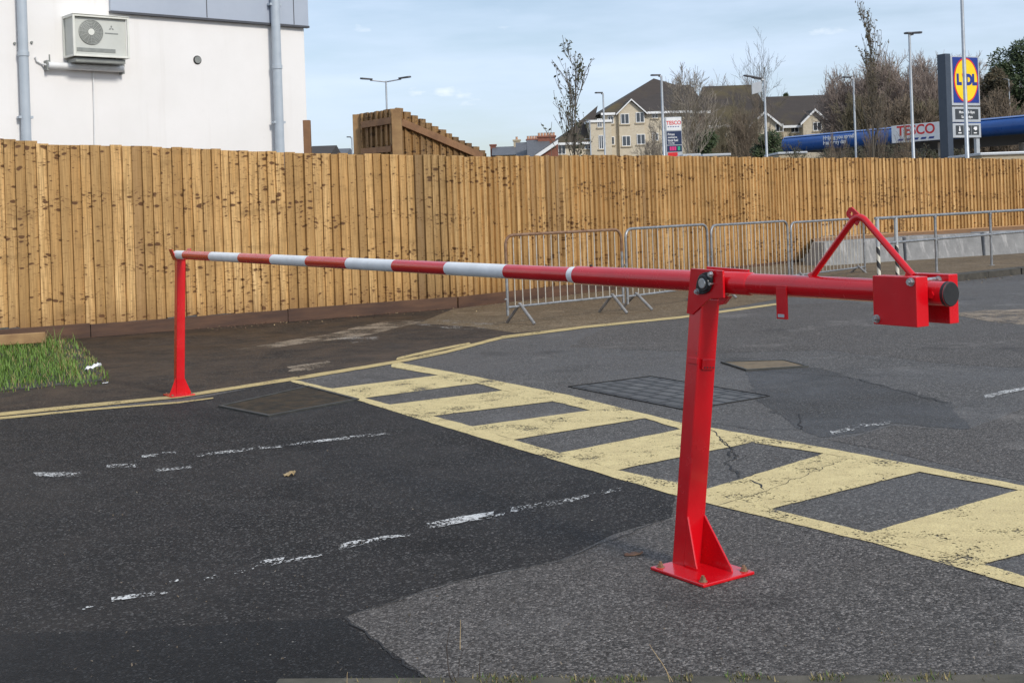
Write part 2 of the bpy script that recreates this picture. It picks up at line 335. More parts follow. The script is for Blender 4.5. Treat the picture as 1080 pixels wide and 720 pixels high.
# ------------------------------------------------------------------ mesh helpers
Z = Vector((0, 0, 1))
class MB:
    def __init__(s): s.v = []; s.f = []; s.mi = []; s.at = []; s.cur = 0; s.uv = None
    def add(s, vs, fs):
        o = len(s.v); s.v += [Vector(p) for p in vs]
        for f in fs: s.f.append([o+i for i in f]); s.mi.append(s.cur)
        return s
    def poly(s, pts): return s.add(pts, [list(range(len(pts)))])
    def obox(s, c, ax, ay, az):
        c, ax, ay, az = map(Vector, (c, ax, ay, az))
        vs = [c+ax*i+ay*j+az*k for k in (-1, 1) for j in (-1, 1) for i in (-1, 1)]
        fs = [[0, 2, 3, 1], [4, 5, 7, 6], [0, 1, 5, 4], [2, 6, 7, 3], [0, 4, 6, 2], [1, 3, 7, 5]]
        if ax.cross(ay).dot(az) < 0: fs = [f[::-1] for f in fs]
        return s.add(vs, fs)
    def box(s, x0, x1, y0, y1, z0, z1):
        return s.obox(((x0+x1)/2, (y0+y1)/2, (z0+z1)/2), ((x1-x0)/2, 0, 0), (0, (y1-y0)/2, 0), (0, 0, (z1-z0)/2))
    def prism(s, pts, ext):
        pts = [Vector(p) for p in pts]; ext = Vector(ext); n = len(pts)
        nrm = Vector((0, 0, 0))
        for i in range(n): nrm += (pts[i]-pts[0]).cross(pts[(i+1) % n]-pts[0])
        if nrm.dot(ext) > 0: pts = pts[::-1]
        vs = pts+[p+ext for p in pts]
        fs = [list(range(n)), [n+i for i in range(n)][::-1]]
        fs += [[(i+1) % n, i, n+i, n+(i+1) % n] for i in range(n)]
        return s.add(vs, fs)
    def tube(s, pts, rad, n=8, cap=True, closed=False):
        pts = [Vector(p) for p in pts]; m = len(pts)
        if not isinstance(rad, (list, tuple)): rad = [rad]*m
        rings = []; prev = None
        for i, p in enumerate(pts):
            if closed: t = pts[(i+1) % m]-pts[i-1]
            else: t = pts[min(i+1, m-1)]-pts[max(i-1, 0)]
            t.normalize()
            if prev is None:
                a = t.cross(Z) if abs(t.z) < .9 else t.cross(Vector((1, 0, 0)))
            else: a = prev-t*prev.dot(t)
            if a.length < 1e-6: a = t.orthogonal()
            a.normalize(); prev = a; b = t.cross(a)
            rings.append([p+(a*math.cos(2*math.pi*k/n)+b*math.sin(2*math.pi*k/n))*rad[i] for k in range(n)])
        o = len(s.v); s.v += [q for r in rings for q in r]
        for i in range(m if closed else m-1):
            j = (i+1) % m
            for k in range(n):
                s.f.append([o+i*n+k, o+i*n+(k+1) % n, o+j*n+(k+1) % n, o+j*n+k]); s.mi.append(s.cur)
        if cap and not closed:
            s.f.append([o+k for k in range(n)][::-1]); s.mi.append(s.cur)
            s.f.append([o+(m-1)*n+k for k in range(n)]); s.mi.append(s.cur)
        return s
    def build(s, name, mats, parent=None, org=None, smooth=False, bevel=0.0, seg=2):
        org = Vector(org) if org is not None else Vector((0, 0, 0))
        me = bpy.data.meshes.new(name)
        me.from_pydata([tuple(p-org) for p in s.v], [], s.f)
        if not isinstance(mats, (list, tuple)): mats = [mats]
        for m in mats: me.materials.append(m)
        me.polygons.foreach_set('material_index', s.mi)
        if smooth:
            me.polygons.foreach_set('use_smooth', [True]*len(s.f))
            try: me.set_sharp_from_angle(angle=R(40))
            except Exception: pass
        me.update()
        o = bpy.data.objects.new(name, me); COL.objects.link(o)
        if parent is not None: o.parent = parent
        else: o.location = org
        if bevel:
            b = o.modifiers.new('bevel', 'BEVEL'); b.width = bevel; b.segments = seg; b.limit_method = 'ANGLE'; b.angle_limit = R(35)
        return o
def tag(o, label=None, cat=None, group=None, kind=None):
    if label: o['label'] = label
    if cat: o['category'] = cat
    if group: o['group'] = group
    if kind: o['kind'] = kind
    return o
def thing(name, loc, label, cat, group=None, rz=0.0):
    o = bpy.data.objects.new(name, None); COL.objects.link(o); o.location = loc; o.rotation_euler = (0, 0, rz)
    o.empty_display_size = .2
    return tag(o, label, cat, group)
def copy_tree(o, parent=None):
    c = o.copy(); COL.objects.link(c)
    if parent is not None: c.parent = parent
    for ch in list(o.children): copy_tree(ch, c)
    return c
def struct(name, mb, mat, **k):
    return tag(mb.build(name, mat, **k), kind='structure')
def arc(p, a, b, r, n=5):
    """round the corner p between directions a and b (unit vectors away from p)"""
    q0 = p+a*r; q1 = p+b*r
    return [(q0*(1-t)+p*t)*(1-t)+(p*(1-t)+q1*t)*t for t in [i/n for i in range(n+1)]]
def text_mesh(name, body, size, mat, parent, origin, xdir, zdir, org, depth=.004, align='CENTER', sx=1.0, bold=0.0):
    cu = bpy.data.curves.new(name, 'FONT'); cu.body = body; cu.size = size; cu.extrude = depth/2; cu.align_x = align; cu.align_y = 'CENTER'; cu.offset = bold
    ob = bpy.data.objects.new(name+'_c', cu); COL.objects.link(ob)
    bpy.context.view_layer.update()
    dg = bpy.context.evaluated_depsgraph_get()
    me = bpy.data.meshes.new_from_object(ob.evaluated_get(dg))
    bpy.data.objects.remove(ob); bpy.data.curves.remove(cu)
    x = Vector(xdir).normalized(); z = Vector(zdir).normalized(); n = x.cross(z)
    for v in me.vertices:
        c = v.co; v.co = Vector(origin)-Vector(org)+x*c.x*sx+z*c.y-n*(-c.z)
    me.materials.clear(); me.materials.append(mat)
    o = bpy.data.objects.new(name, me); COL.objects.link(o); o.parent = parent
    return o

# ------------------------------------------------------------------ ground
def rough(pts, step=.12, amp=.02, seed=0):
    out = []; n = len(pts)
    for i in range(n):
        a, b = Vector(pts[i]), Vector(pts[(i+1) % n]); L = (b-a).length; k = max(1, min(120, int(L/step)))
        for j in range(k):
            p = a.lerp(b, j/k)
            if amp:
                q = p*6.0+Vector((seed*3.1, seed*1.7, 0)); q2 = p*23.0+Vector((seed, 9, 0))
                p = p+Vector((noise.noise(q)+.5*noise.noise(q2), noise.noise(q+Vector((17, 5, 3)))+.5*noise.noise(q2+Vector((4, 8, 1))), 0))*amp
            out.append(p)
    return out
def sheet(name, px, z, mat, step=.12, amp=.0, seed=0):
    z = z*.36
    pts = [G(x, y, 0) for x, y in px]
    pts = rough(pts, step, amp, seed) if amp else pts
    mb = MB(); mb.poly([(p.x, p.y, z) for p in pts])
    bm = bmesh.new(); vs = [bm.verts.new(v) for v in mb.v]; f = bm.faces.new(vs); f.normal_update()
    if f.normal.z < 0: f.normal_flip()
    bmesh.ops.triangulate(bm, faces=bm.faces[:])
    me = bpy.data.meshes.new(name); bm.to_mesh(me); bm.free(); me.materials.append(mat)
    o = bpy.data.objects.new(name, me); COL.objects.link(o)
    return tag(o, kind='structure')
mb = MB(); mb.poly([(-2500, -60, 0), (2500, -60, 0), (2500, 4000, 0), (-2500, 4000, 0)])
struct('ground', mb, M['asphalt'])
# dark newer tarmac, lower left
sheet('road', [(-700, 470), (0, 443), (190, 424), (304, 401), (318, 402.5), (470, 447), (590, 483), (714, 518), (708, 545), (650, 562), (590, 590), (540, 600), (480, 612), (430, 628), (362, 650), (405, 684), (452, 716), (470, 900), (-900, 900)], .004, M['tarmac'], .06, .012)
sheet('tarmac_patch', [(-600, 690), (150, 664), (356, 652), (404, 687), (446, 715), (460, 850), (-800, 850)], .008, M['tarmac_fresh'], .06, .012, 3)
sheet('worn_asphalt', [(712, 530), (900, 560), (1300, 700), (1400, 900), (474, 900), (455, 717), (406, 684), (366, 650), (432, 629), (482, 613), (542, 601), (592, 591), (652, 563), (709, 546)], .004, M['asphalt_light'], .06, .012, 1)
sheet('pavement', [(-500, 400), (-300, 372), (0, 352), (75, 353), (200, 345), (480, 323), (530, 317), (700, 297), (720, 334), (530, 356), (425, 380), (310, 399), (189, 420), (0, 439), (-400, 470)], .003, M['dirt_pave'])
sheet('muddy_pavement', [(480, 325), (660, 304), (845, 282), (900, 286), (960, 290), (960, 304), (860, 309), (720, 333), (640, 342), (545, 351), (500, 345), (440, 341)], .006, M['tan_pave'], .3, .05, 2)
sheet('mud_strip', [(248, 369), (300, 360), (350, 352), (380, 344), (400, 340), (455, 337), (430, 343), (395, 352), (370, 357), (330, 361), (290, 367)], .008, M['scuff_tan'], .1, .05, 4)
sheet('pale_scuff', [(425, 341), (480, 337), (522, 341), (527, 346), (500, 348), (470, 346)], .010, M['scuff'], .08, .05, 5)
sheet('pale_scuff', [(338, 357), (370, 354), (400, 355), (398, 359), (372, 362), (366, 359)], .010, M['scuff'], .08, .05, 6)
sheet('pale_scuff', [(304, 387), (345, 381), (352, 385), (320, 392), (306, 392)], .010, M['scuff_tan'], .08, .06, 7)
sheet('damp_patch', [(786, 390), (862, 388), (893, 396), (1000, 424), (1024, 452), (1012, 453), (940, 446), (900, 458), (866, 461), (842, 452), (826, 440), (800, 424)], .004, M['tarmac_wet'], .06, .05, 8)
sheet('light_patch', [(1020, 453), (1084, 429), (1300, 420), (1400, 520), (1080, 508), (905, 470), (870, 463), (902, 460), (942, 449)], .004, M['asphalt_light'], .2, .02, 9)
sheet('light_patch', [(640, 345), (820, 322), (900, 318), (1000, 336), (1160, 345), (1160, 392), (1000, 384), (870, 369), (760, 372), (600, 366)], .0035, M['asphalt_light'], .1, .10, 10)
sheet('gravel_scatter', [(1000, 331), (1040, 327), (1090, 326), (1200, 330), (1200, 346), (1080, 343), (1030, 337)], .010, M['scuff_tan'], .1, .12, 11)
def crack(px, w, seed, z=.0052):
    pts = [G(x, y, z) for x, y in px]; fine = []
    for a, b in zip(pts, pts[1:]):
        k = max(2, int((b-a).length/.04))
        for j in range(k):
            p = a.lerp(b, j/k); fine.append(p+Vector((noise.noise(p*14+Vector((seed, 0, 0))), noise.noise(p*14+Vector((0, seed, 5))), 0))*.03)
    fine.append(pts[-1]); L = []; Rr = []
    for i, p in enumerate(fine):
        t = (fine[min(i+1, len(fine)-1)]-fine[max(i-1, 0)]).normalized(); n = Vector((-t.y, t.x, 0))
        ww = w*.6*(.35+1.1*abs(noise.noise(p*9+Vector((seed, 3, 0)))))*(.2 if i in (0, len(fine)-1) else 1)
        L.append(p+n*ww); Rr.append(p-n*ww)
    m = MB()
    for i in range(len(fine)-1): m.poly([Rr[i], Rr[i+1], L[i+1], L[i]])
    struct('road_crack', m, M['crack'])
crack([(748, 452), (772, 474), (768, 482)], .012, 1)
crack([(796, 497), (784, 505), (765, 488), (778, 480), (760, 462)], .010, 2)
crack([(790, 505), (802, 510), (806, 516)], .014, 3)
crack([(750, 445), (800, 453), (846, 452), (842, 436)], .010, 4)
crack([(795, 390), (893, 397), (1000, 425)], .009, 5)
crack([(861, 369), (930, 380), (1080, 391)], .006, 6)
crack([(640, 372), (700, 366), (860, 369)], .005, 7)
crack([(705, 545), (590, 591), (480, 613), (362, 650)], .006, 8)
crack([(362, 650), (405, 684), (450, 716)], .010, 9)
crack([(756, 532), (800, 520), (880, 488)], .006, 10)
crack([(330, 361), (400, 358), (470, 356), (520, 348)], .012, 12)
crack([(250, 456), (330, 446), (400, 446)], .004, 13)
# yellow hatch box
holes = [((315.5, 402), (413, 387.5), (462, 396), (350, 410)), ((385, 420), (503, 404.5), (531, 412), (411, 427)),
         ((456, 439), (583, 423.5), (623, 433), (498, 450)), ((541, 464), (680, 441.5), (718, 453), (590, 478)),
         ((650, 496), (793, 467), (869.5, 478.5), (746, 516)), ((813, 537), (969, 498), (1074, 517), (917, 562)),
         ((1038, 595.5), (1215, 548), (1340, 577), (1180, 638))]
Zy = .012
sheet('yellow_road_marking', [(305, 401), (315.5, 402)]+[p for h in holes for p in (h[0], h[3])][1:]+[(1180, 655), (1080, 620), (920, 573), (711, 522.5), (590, 487), (470, 451), (340, 411), (308, 403)], Zy, M['yellow'], .04, .009)
sheet('yellow_road_marking', [(413, 385), (418, 382), (500, 397), (600, 417), (718, 446), (880, 474.5), (1080, 512.5), (1340, 566)]+[p for h in holes[::-1] for p in (h[2], h[1])], Zy, M['yellow'], .04, .009, 2)
for i, (a, b) in enumerate(zip(holes, holes[1:])):
    sheet('yellow_road_marking', [a[3], a[2], b[1], b[0]], Zy, M['yellow'], .04, .009, i)
def line_strip(name, top, bot, z, mat, amp=.012, seed=0, step=.1):
    sheet(name, top+bot[::-1], z, mat, step, amp, seed)
line_strip('yellow_road_line', [(-400, 482), (0, 435.5), (100, 425.5), (189, 417), (310, 398), (418, 380.5), (470, 370), (530, 354.5), (620, 343.5), (720, 333.5), (830, 318.5)],
           [(-400, 490), (0, 439), (100, 429), (189, 420), (310, 401.5), (418, 383.5), (470, 373), (530, 357.5), (620, 346), (720, 335.8), (830, 320.5)], .0145, M['yellow_line'])
line_strip('yellow_road_line', [(-400, 492), (0, 440), (100, 431), (189, 424), (225, 419.5)], [(-400, 496), (0, 442.6), (100, 432.8), (189, 425.6), (225, 420.8)], .0145, M['yellow_line'], seed=3)
line_strip('yellow_road_line', [(418, 377.5), (455, 369), (495, 361.5)], [(418, 380), (455, 372), (497, 363)], .0142, M['yellow_line'], seed=5)
# worn white bay lines
def whites(segs, seed):
    for i, (a, b, w0, w1) in enumerate(segs):
        sheet('white_road_line', [(a[0], a[1]-w0), (b[0], b[1]-w1), (b[0], b[1]+w1), (a[0], a[1]+w0)], .0136, M['white_line'], .03, .020, seed+i)
whites([((36, 501), (86, 501), 2.2, 2.4), ((114, 492), (146, 491.5), 1.6, 1.6), ((150, 482), (166, 480), 1.4, 1.2), ((172, 478), (186, 478), .9, 1),
        ((162, 497), (202, 493), 1.5, 1.2), ((206, 481), (268, 473.5), 1.8, 1.2), ((272, 473), (296, 471), 1.5, 1.5), ((296, 470), (430, 455), 1.4, 1.3)], 1)
whites([((0, 662), (4, 660), 1, 1), ((20, 657), (32, 655), 1, 1.2), ((48, 652), (56, 650), .8, .8), ((88, 642), (98, 640), 1.4, 1), ((118, 633), (178, 624), 2.2, 1.6), ((180, 615), (188, 613), 1, 1), ((215, 612), (230, 608), 2.0, 1.6),
        ((246, 605), (268, 600), 1.5, 1.5), ((266, 597), (300, 590), 2.0, 2.0), ((285, 595), (340, 586), 1.2, 1.2), ((358, 578), (382, 572), 2.6, 2.4), ((376, 573), (434, 564), 2.2, 1.4), ((448, 556), (520, 543), 3.4, 3.0), ((505, 548), (535, 542), 1.2, 1.0), ((537, 539), (606, 527), 3.2, 2.2), ((606, 527), (640, 519), 1.2, 1.2), ((634, 519), (656, 516), 2.2, 1.5)], 30)
whites([((876, 457), (900, 452), 1.8, 2), ((896, 451), (938, 446), 2, 1.6), ((1036, 419), (1090, 407.5), 1.8, 1.5), ((1000, 429), (1014, 430), .8, .9), ((730, 419), (1, 1), .1, .1)][:4], 60)
# covers let into the ground
def cover(name, px, z, mat, fmat, label, cat, inset=.82):
    c = [G(x, y, 0) for x, y in px]; mid = sum(c, Vector())/len(c); root = thing(name, (mid.x, mid.y, 0), label, cat)
    m = MB()
    for i in range(len(c)):
        a, b = c[i], c[(i+1) % len(c)]; ai = mid.lerp(a, inset); bi = mid.lerp(b, inset)
        m.prism([Vector((p.x, p.y, -.01)) for p in (a, b, bi, ai)], (0, 0, z+.012))
    m.build('cover_frame', fmat, root, mid)
    m = MB(); m.prism([Vector((*mid.lerp(p, inset*.985).xy, -.01)) for p in c], (0, 0, z+.007)); m.build('cover_plate', mat, root, mid)
    return root
cover('drain_cover', [(230, 429.5), (325, 408), (379, 422), (283, 440)], .012, M['wet_cover'], M['cover_frame'], 'wet mossy drain cover with metal frame beside the yellow line and slim red post', 'drain cover', .93)
cover('access_cover', [(760, 382.8), (828, 381), (853, 387.3), (787, 391.5)], .014, M['rust_cover'], M['cover_frame'], 'small rusty brown access cover behind the leaning red post', 'access cover', .93)
cover('block_filled_cover', [(599, 408), (686, 397), (812, 418), (724, 433)], .006, M['setts'], M['crack'], 'large dark square cover filled with grey blocks beyond the hatched box', 'access cover', .992)
q_ = G(724, 433)-G(599, 408); MP_SETTS.inputs['Rotation'].default_value = (0, 0, -math.atan2(q_.y, q_.x))
# ------------------------------------------------------------------ raised pavement right, with kerb
K1, K2 = G(1006, 297), G(1080, 289); kd = (K2-K1).normalized(); kn = Vector((-kd.y, kd.x, 0))
ss = [-3.2, -2.2, -1.2, 0, 2, 6, 12, 30, 60]; zz = [.007, .012, .10, .115, .115, .115, .115, .115, .115]
m = MB(); mk = MB()
for i in range(len(ss)-1):
    a, b = K1+kd*ss[i], K1+kd*ss[i+1]; za, zb = zz[i], zz[i+1]
    q = [a+kn*.14, b+kn*.14, b+kn*40, a+kn*40]; h = [za, zb, zb, za]
    m.poly([Vector((p.x, p.y, z)) for p, z in zip(q, h)])
    # kerb stones
    n = max(1, round((ss[i+1]-ss[i])/.92)) if i >= 1 else 0
    for k in range(n):
        t0, t1 = k/n+.006, (k+1)/n-.006; p0, p1 = a.lerp(b, t0), a.lerp(b, t1); z0, z1 = za+(zb-za)*t0, za+(zb-za)*t1
        j = random.uniform(-.008, .008)
        vs = [p0-kn*j, p1-kn*j, p1+kn*.138, p0+kn*.138]
        top = [Vector((*vs[0].xy, max(.01, z0-.012))), Vector((*vs[1].xy, max(.01, z1-.012))), Vector((*vs[2].xy, z1+.006)), Vector((*vs[3].xy, z0+.006))]
        bot = [Vector((p.x, p.y, -.02)) for p in vs]
        mk.add(bot+top, [[3, 2, 1, 0], [4, 5, 6, 7], [0, 1, 5, 4], [1, 2, 6, 5], [2, 3, 7, 6], [3, 0, 4, 7]])
struct('pavement', m, M['tan_pave']); struct('kerb', mk, M['kerb'])

# ------------------------------------------------------------------ main fence
f0, f1, f2, f3 = G(200, 347), G(480, 325), G(840, 282), None
fdl = (f1-f0).normalized(); fa = f0-fdl*9.0
f3 = P(1080, 240, 31); f3.z = 0; fdr2 = (f3-f2).normalized(); fend = f2+fdr2*22
def topz(path, px, py):
    return None
def boards(path, tops, bots, name, mat, parent, org, pitch=.125, seed=0, flip=False, jit=.008, normal_sign=1, dk=None):
    """feather edge boards along a polyline; tops / bots = functions of arc length"""
    rng = random.Random(seed); me_v = []; me_f = []; uvs = []; rnd = []; dks = []
    s_off = 0.0
    for a, b in zip(path, path[1:]):
        L = (b-a).length; d = (b-a)/L; n = Vector((d.y, -d.x, 0))*normal_sign   # towards the viewer
        x = 0.0
        while x < L-.02:
            w = min(pitch*rng.uniform(.93, 1.06), L-x)
            s = s_off+x; zt = tops(s)+rng.uniform(-jit, jit); zb = bots(s)+rng.uniform(-jit, jit)
            r = rng.random(); lean = rng.uniform(-.006, .006)
            p0 = a+d*x; p1 = a+d*(x+w+.018); thin = .004; thick = .046+rng.uniform(-.008, .010)
            lo = .0 if rng.random() < .92 else .010; prof = [p0, p1, p1+n*(thin+lo), p0+n*(thick+lo)]
            if flip: prof = [p0-d*.018, a+d*(x+w), a+d*(x+w)+n*thick, p0-d*.018+n*thin]
            o = len(me_v)
            for zz_ in (zb, zt):
                for p in prof: me_v.append((p.x+d.x*lean*(zz_-zb)-org.x, p.y+d.y*lean*(zz_-zb)-org.y, zz_-org.z))
            fs = [[3, 2, 6, 7], [2, 1, 5, 6], [0, 3, 7, 4], [1, 0, 4, 5], [4, 7, 6, 5], [0, 1, 2, 3]]
            off = rng.uniform(0, .05)
            for f in fs:
                me_f.append([o+i for i in f]); rnd.append(r); dks.append(dk(s) if dk else 0.0)
                for i in f:
                    c = me_v[o+i]; along = s+(0 if i % 4 in (0, 3) else w)
                    uvs.append((along, c[2]+org.z))
            x += w
        s_off += L
    me = bpy.data.meshes.new(name); me.from_pydata(me_v, [], me_f)
    ul = me.uv_layers.new(name='board')
    for i, u in enumerate(uvs): ul.data[i].uv = u
    for nm, arr in (('rnd', rnd), ('dk', dks)):
        a_ = me.attributes.new(nm, 'FLOAT', 'FACE'); a_.data.foreach_set('value', arr)
    me.materials.append(mat); me.update()
    o = bpy.data.objects.new(name, me); COL.objects.link(o); o.parent = parent
    return o
def lerpf(xs, ys):
    def f(s):
        if s <= xs[0]: return ys[0]
        for x0, x1, y0, y1 in zip(xs, xs[1:], ys, ys[1:]):
            if s <= x1: return y0+(y1-y0)*(s-x0)/(x1-x0)
        return ys[-1]
    return f
def on_fence(px, py):                 # height of a pixel on the fence faces and arc length
    best = None; s0 = 0
    for a, b in ((fa, f1), (f1, f2), (f2, fend)):
        d = (b-a).normalized(); p = RP(px, py, a, Vector((d.y, -d.x, 0))); t = (p-a).dot(d)
        if -.01 <= t <= (b-a).length+.01: return s0+t, p.z
        s0 += (b-a).length
    raise ValueError((px, py))
tp = [on_fence(*q) for q in ((0, 147), (12, 147), (13, 149), (36, 149.5), (37, 152), (120, 153.5), (200, 157), (325, 161.5), (480, 165), (660, 164), (840, 166.5), (1000, 167), (1078, 168))]
ftops = lerpf([a for a, _ in tp], [b for _, b in tp])
bp = [on_fence(*q) for q in ((0, 345), (70, 345.5), (100, 342), (200, 333), (330, 326), (480, 317), (660, 299), (838, 279), (866, 249), (1000, 242), (1078, 238))]
fbots = lerpf([a for a, _ in bp], [b for _, b in bp])
fence = thing('board_fence', f0, 'long tan close-boarded timber fence running behind the whole car park', 'fence')
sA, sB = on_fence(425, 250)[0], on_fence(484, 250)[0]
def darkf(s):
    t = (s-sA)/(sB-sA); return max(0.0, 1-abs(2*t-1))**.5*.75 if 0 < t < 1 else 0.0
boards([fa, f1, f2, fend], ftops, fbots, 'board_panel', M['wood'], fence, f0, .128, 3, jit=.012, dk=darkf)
m = MB()
for a, b in ((fa, f1), (f1, f2)):
    d = (b-a).normalized(); n = Vector((d.y, -d.x, 0)); L = (b-a).length; k = max(1, round(L/2.4))
    for i in range(k):
        p, q = a+d*(L*i/k+.004), a+d*(L*(i+1)/k-.004); j = random.uniform(.0, .012)
        m.prism([p+n*(.028+j), q+n*(.028+j), q+n*(.072+j), p+n*(.072+j)], (0, 0, .165+random.uniform(-.01, .012)))
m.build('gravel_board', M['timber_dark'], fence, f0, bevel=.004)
m = MB()
a, b = f2, fend; d = (b-a).normalized(); n = Vector((d.y, -d.x, 0)); L = (b-a).length
for i in range(10):
    p, q = a+d*(L*i/10+.7*(i == 0)), a+d*(L*(i+1)/10-.004)
    m.prism([p+n*.03+Z*.3, q+n*.03+Z*.3, q+n*.07+Z*.3, p+n*.07+Z*.3], (0, 0, .30))
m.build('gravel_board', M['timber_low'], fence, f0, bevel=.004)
# rails and posts on the far side
m = MB(); s0 = 0
for a, b in ((fa, f1), (f1, f2), (f2, fend)):
    d = (b-a).normalized(); n = Vector((d.y, -d.x, 0)); L = (b-a).length
    for z in (.5, 1.2, 1.85): m.obox(a+d*L/2-n*.03+Z*z, d*L/2, n*.025, Z*.04)
    for i in range(int(L/2.4)+1):
        mp = MB(); mp.obox(a+d*min(L-.05, i*2.4+.06)-n*.105+Z*1.0, d*.05, n*.05, Z*1.0); mp.build('post', M['timber_rail'], fence, f0)
m.build('rail', M['timber_rail'], fence, f0)
# raised fence behind, seen from its rail side
A, B, C_ = P(376, 160, 22.0), P(419, 160, 21.0), P(512, 160, 22.4)
for p in (A, B, C_): p.z = 0
rf = thing('raised_board_fence', B, 'raised corner of board fence with sloping rail standing up behind the tan fence', 'fence')
def ztop(px, py, a, b):
    d = (b-a).normalized(); p = RP(px, py, a, Vector((d.y, -d.x, 0))); return (p-a).dot(d), p.z
l1, l2 = ztop(380, 120.5, A, B), ztop(417, 114.5, A, B)
boards([A, B], lerpf([l1[0], l2[0]], [l1[1], l2[1]]), lambda s: .1, 'board_panel', M['wood_old'], rf, B, .15, 11, flip=True)
r1, r2 = ztop(423, 117, B, C_), ztop(507, 160, B, C_)
stepf = lambda s: r1[1]+(r2[1]-r1[1])*(s-r1[0])/(r2[0]-r1[0])
boards([B, C_], stepf, lambda s: .1, 'board_panel', M['wood_old'], rf, B, .155, 12)
m = MB()
for (a, b, q0, q1, w) in ((A, B, (382, 132), (414, 127), .055), (A, B, (382, 160), (414, 157), .05), (B, C_, (423, 129), (508, 165), .06)):
    d = (b-a).normalized(); n = Vector((d.y, -d.x, 0))
    p, q = RP(*q0, a+n*.06, n), RP(*q1, a+n*.06, n); u = (q-p).normalized(); v = u.cross(n)
    m.obox((p+q)/2, (q-p)/2, n*.03, v*w)
m.build('rail', M['timber_rail'], rf, B, bevel=.004)
for base, px, py, n_ in ((A, 376.5, 121, .07), (B, 418, 115, .08)):
    t = RP(px, py, base+Vector((0, -.09, 0)), Vector((0, 1, 0))); m = MB(); m.obox((t.x, base.y-.09, t.z/2), (n_, 0, 0), (0, n_, 0), (0, 0, t.z/2))
    m.build('post', M['wood_old'] if False else M['timber_pale'], rf, B, bevel=.006)
t = P(323.5, 127, 20.0); m = MB(); m.obox((t.x, 20, t.z/2), (.055, 0, 0), (0, .055, 0), (0, 0, t.z/2))
tag(m.build('timber_post', M['timber_rail'], None, (t.x, 20, 0), bevel=.006), 'lone weathered timber post rising above the fence beside the white building', 'post')
# timber edging by the grass
p, q = G(-40, 373), G(48.5, 367); u = (q-p).normalized(); n = Vector((u.y, -u.x, 0))
m = MB(); m.obox((p+q)/2-u*1.0+Z*.125, u*((q-p).length/2+1.0), n*.028, Z*.06)
tag(m.build('timber_sleeper', M['timber_pale'], None, (p+q)/2, bevel=.008), 'pale timber edging board lying between the grass and the fence', 'timber')
# ------------------------------------------------------------------ swing barrier
c0 = G(724.5, 596); YN = c0.y
g1, g2, g3 = G(686, 601), G(742, 620.5), G(796, 606); g4 = g1+g3-g2
bd = (g2-g1).normalized(); side = Vector((bd.y, -bd.x, 0))        # bd: along the boom towards the counterweight, side: towards the viewer
if side.y > 0: side = -side
cF = G(189, 417); YF = cF.y
Pv = P(745, 297, YN); E = P(186, 268.5, YF)
ax = (Pv-E).normalized(); sd = Vector((ax.y, -ax.x, 0)).normalized()
if sd.y > 0: sd = -sd
up = sd.cross(ax); up = up if up.z > 0 else -up
def SP(px, py=None):                      # arc length along the boom axis (from the pivot, + towards counterweight)
    if py is None: py = 268.5+(px-186)*(297-268.5)/(745-186) if px < 745 else 297+(px-745)*(317.5-297)/(1003-745)
    return (RP(px, py, Pv, sd)-Pv).dot(ax)
def Q(px, py, off=0.0): return RP(px, py, Pv+sd*off, sd)
LOCK = 'swing barrier across the car park'
gate = thing('swing_barrier', c0, 'red and white counterweighted swing barrier boom pivoting on a thick red post', 'barrier')
# stand
gp = lambda a: Vector((a.x, a.y, 0))
top = P(743.5, 316, YN); pax = (top-c0).normalized()
e1 = bd; e2 = pax.cross(e1).normalized(); e2 = e2 if e2.dot(side) > 0 else -e2
hw1, hw2 = .046, .036       # half width facing right / left
m = MB(); L = (top-c0).length
# end faces: width along side dir is what the right face shows
m.obox(c0+pax*(L/2+.005), e1*hw2, e2*hw1, pax*(L/2)); m.build('post', M['red'], gate, c0, bevel=.006, seg=3)
m = MB(); m.prism([Vector((p.x, p.y, .002)) for p in (g1, g2, g3, g4)], (0, 0, .012)); m.build('base_plate', M['red'], gate, c0, bevel=.003)
for sg in (1, -1):
    m = MB(); b = c0+e1*hw2+e2*(hw1-.004)*sg
    fl_ = .076 if sg > 0 else .180; m.prism([b+Z*.014-e2*.004, b+e1*fl_+Z*.014-e2*.004, b+e1*(fl_-.006)+Z*.03-e2*.004, b+pax*.20-e2*.004], e2*.008); m.build('gusset', M['red'], gate, c0, bevel=.0015)
for k, q in enumerate((g1, g2, g3)):
    mid = (g1+g2+g3+g4)/4; b = mid+(q-mid)*.80+Z*.014; m = MB()
    m.tube([b, b+Z*.003], .016, 14); m.tube([b+Z*.003, b+Z*.014], .011, 6); m.tube([b+Z*.014, b+Z*.022], .006, 10); m.build('anchor_bolt', M['rusty_bolt'], gate, c0)
# hasp plate on the post
hp = RP(738, 385, c0+e2*(hw1), e2)
m = MB(); m.obox(c0+pax*((hp-c0).dot(pax))+e1*(hw2+.006), e1*.006, e2*.030, pax*.020)
m.obox(c0+pax*((hp-c0).dot(pax)+.012)+e1*.010+e2*(hw1+.003), e1*.028, e2*.003, pax*.012)
ha = m.build('hasp_plate', M['red'], gate, c0, bevel=.002)
m = MB()
for k in range(4):
    b = c0+pax*((hp-c0).dot(pax)-.012)+e1*(hw2+.012)+e2*(-.022+k*.014); m.tube([b, b+e1*.002], .003, 8)
m.build('hole_dot', M['dark'], ha, c0)  # dark discs stand in for the shade inside the plate's row of holes
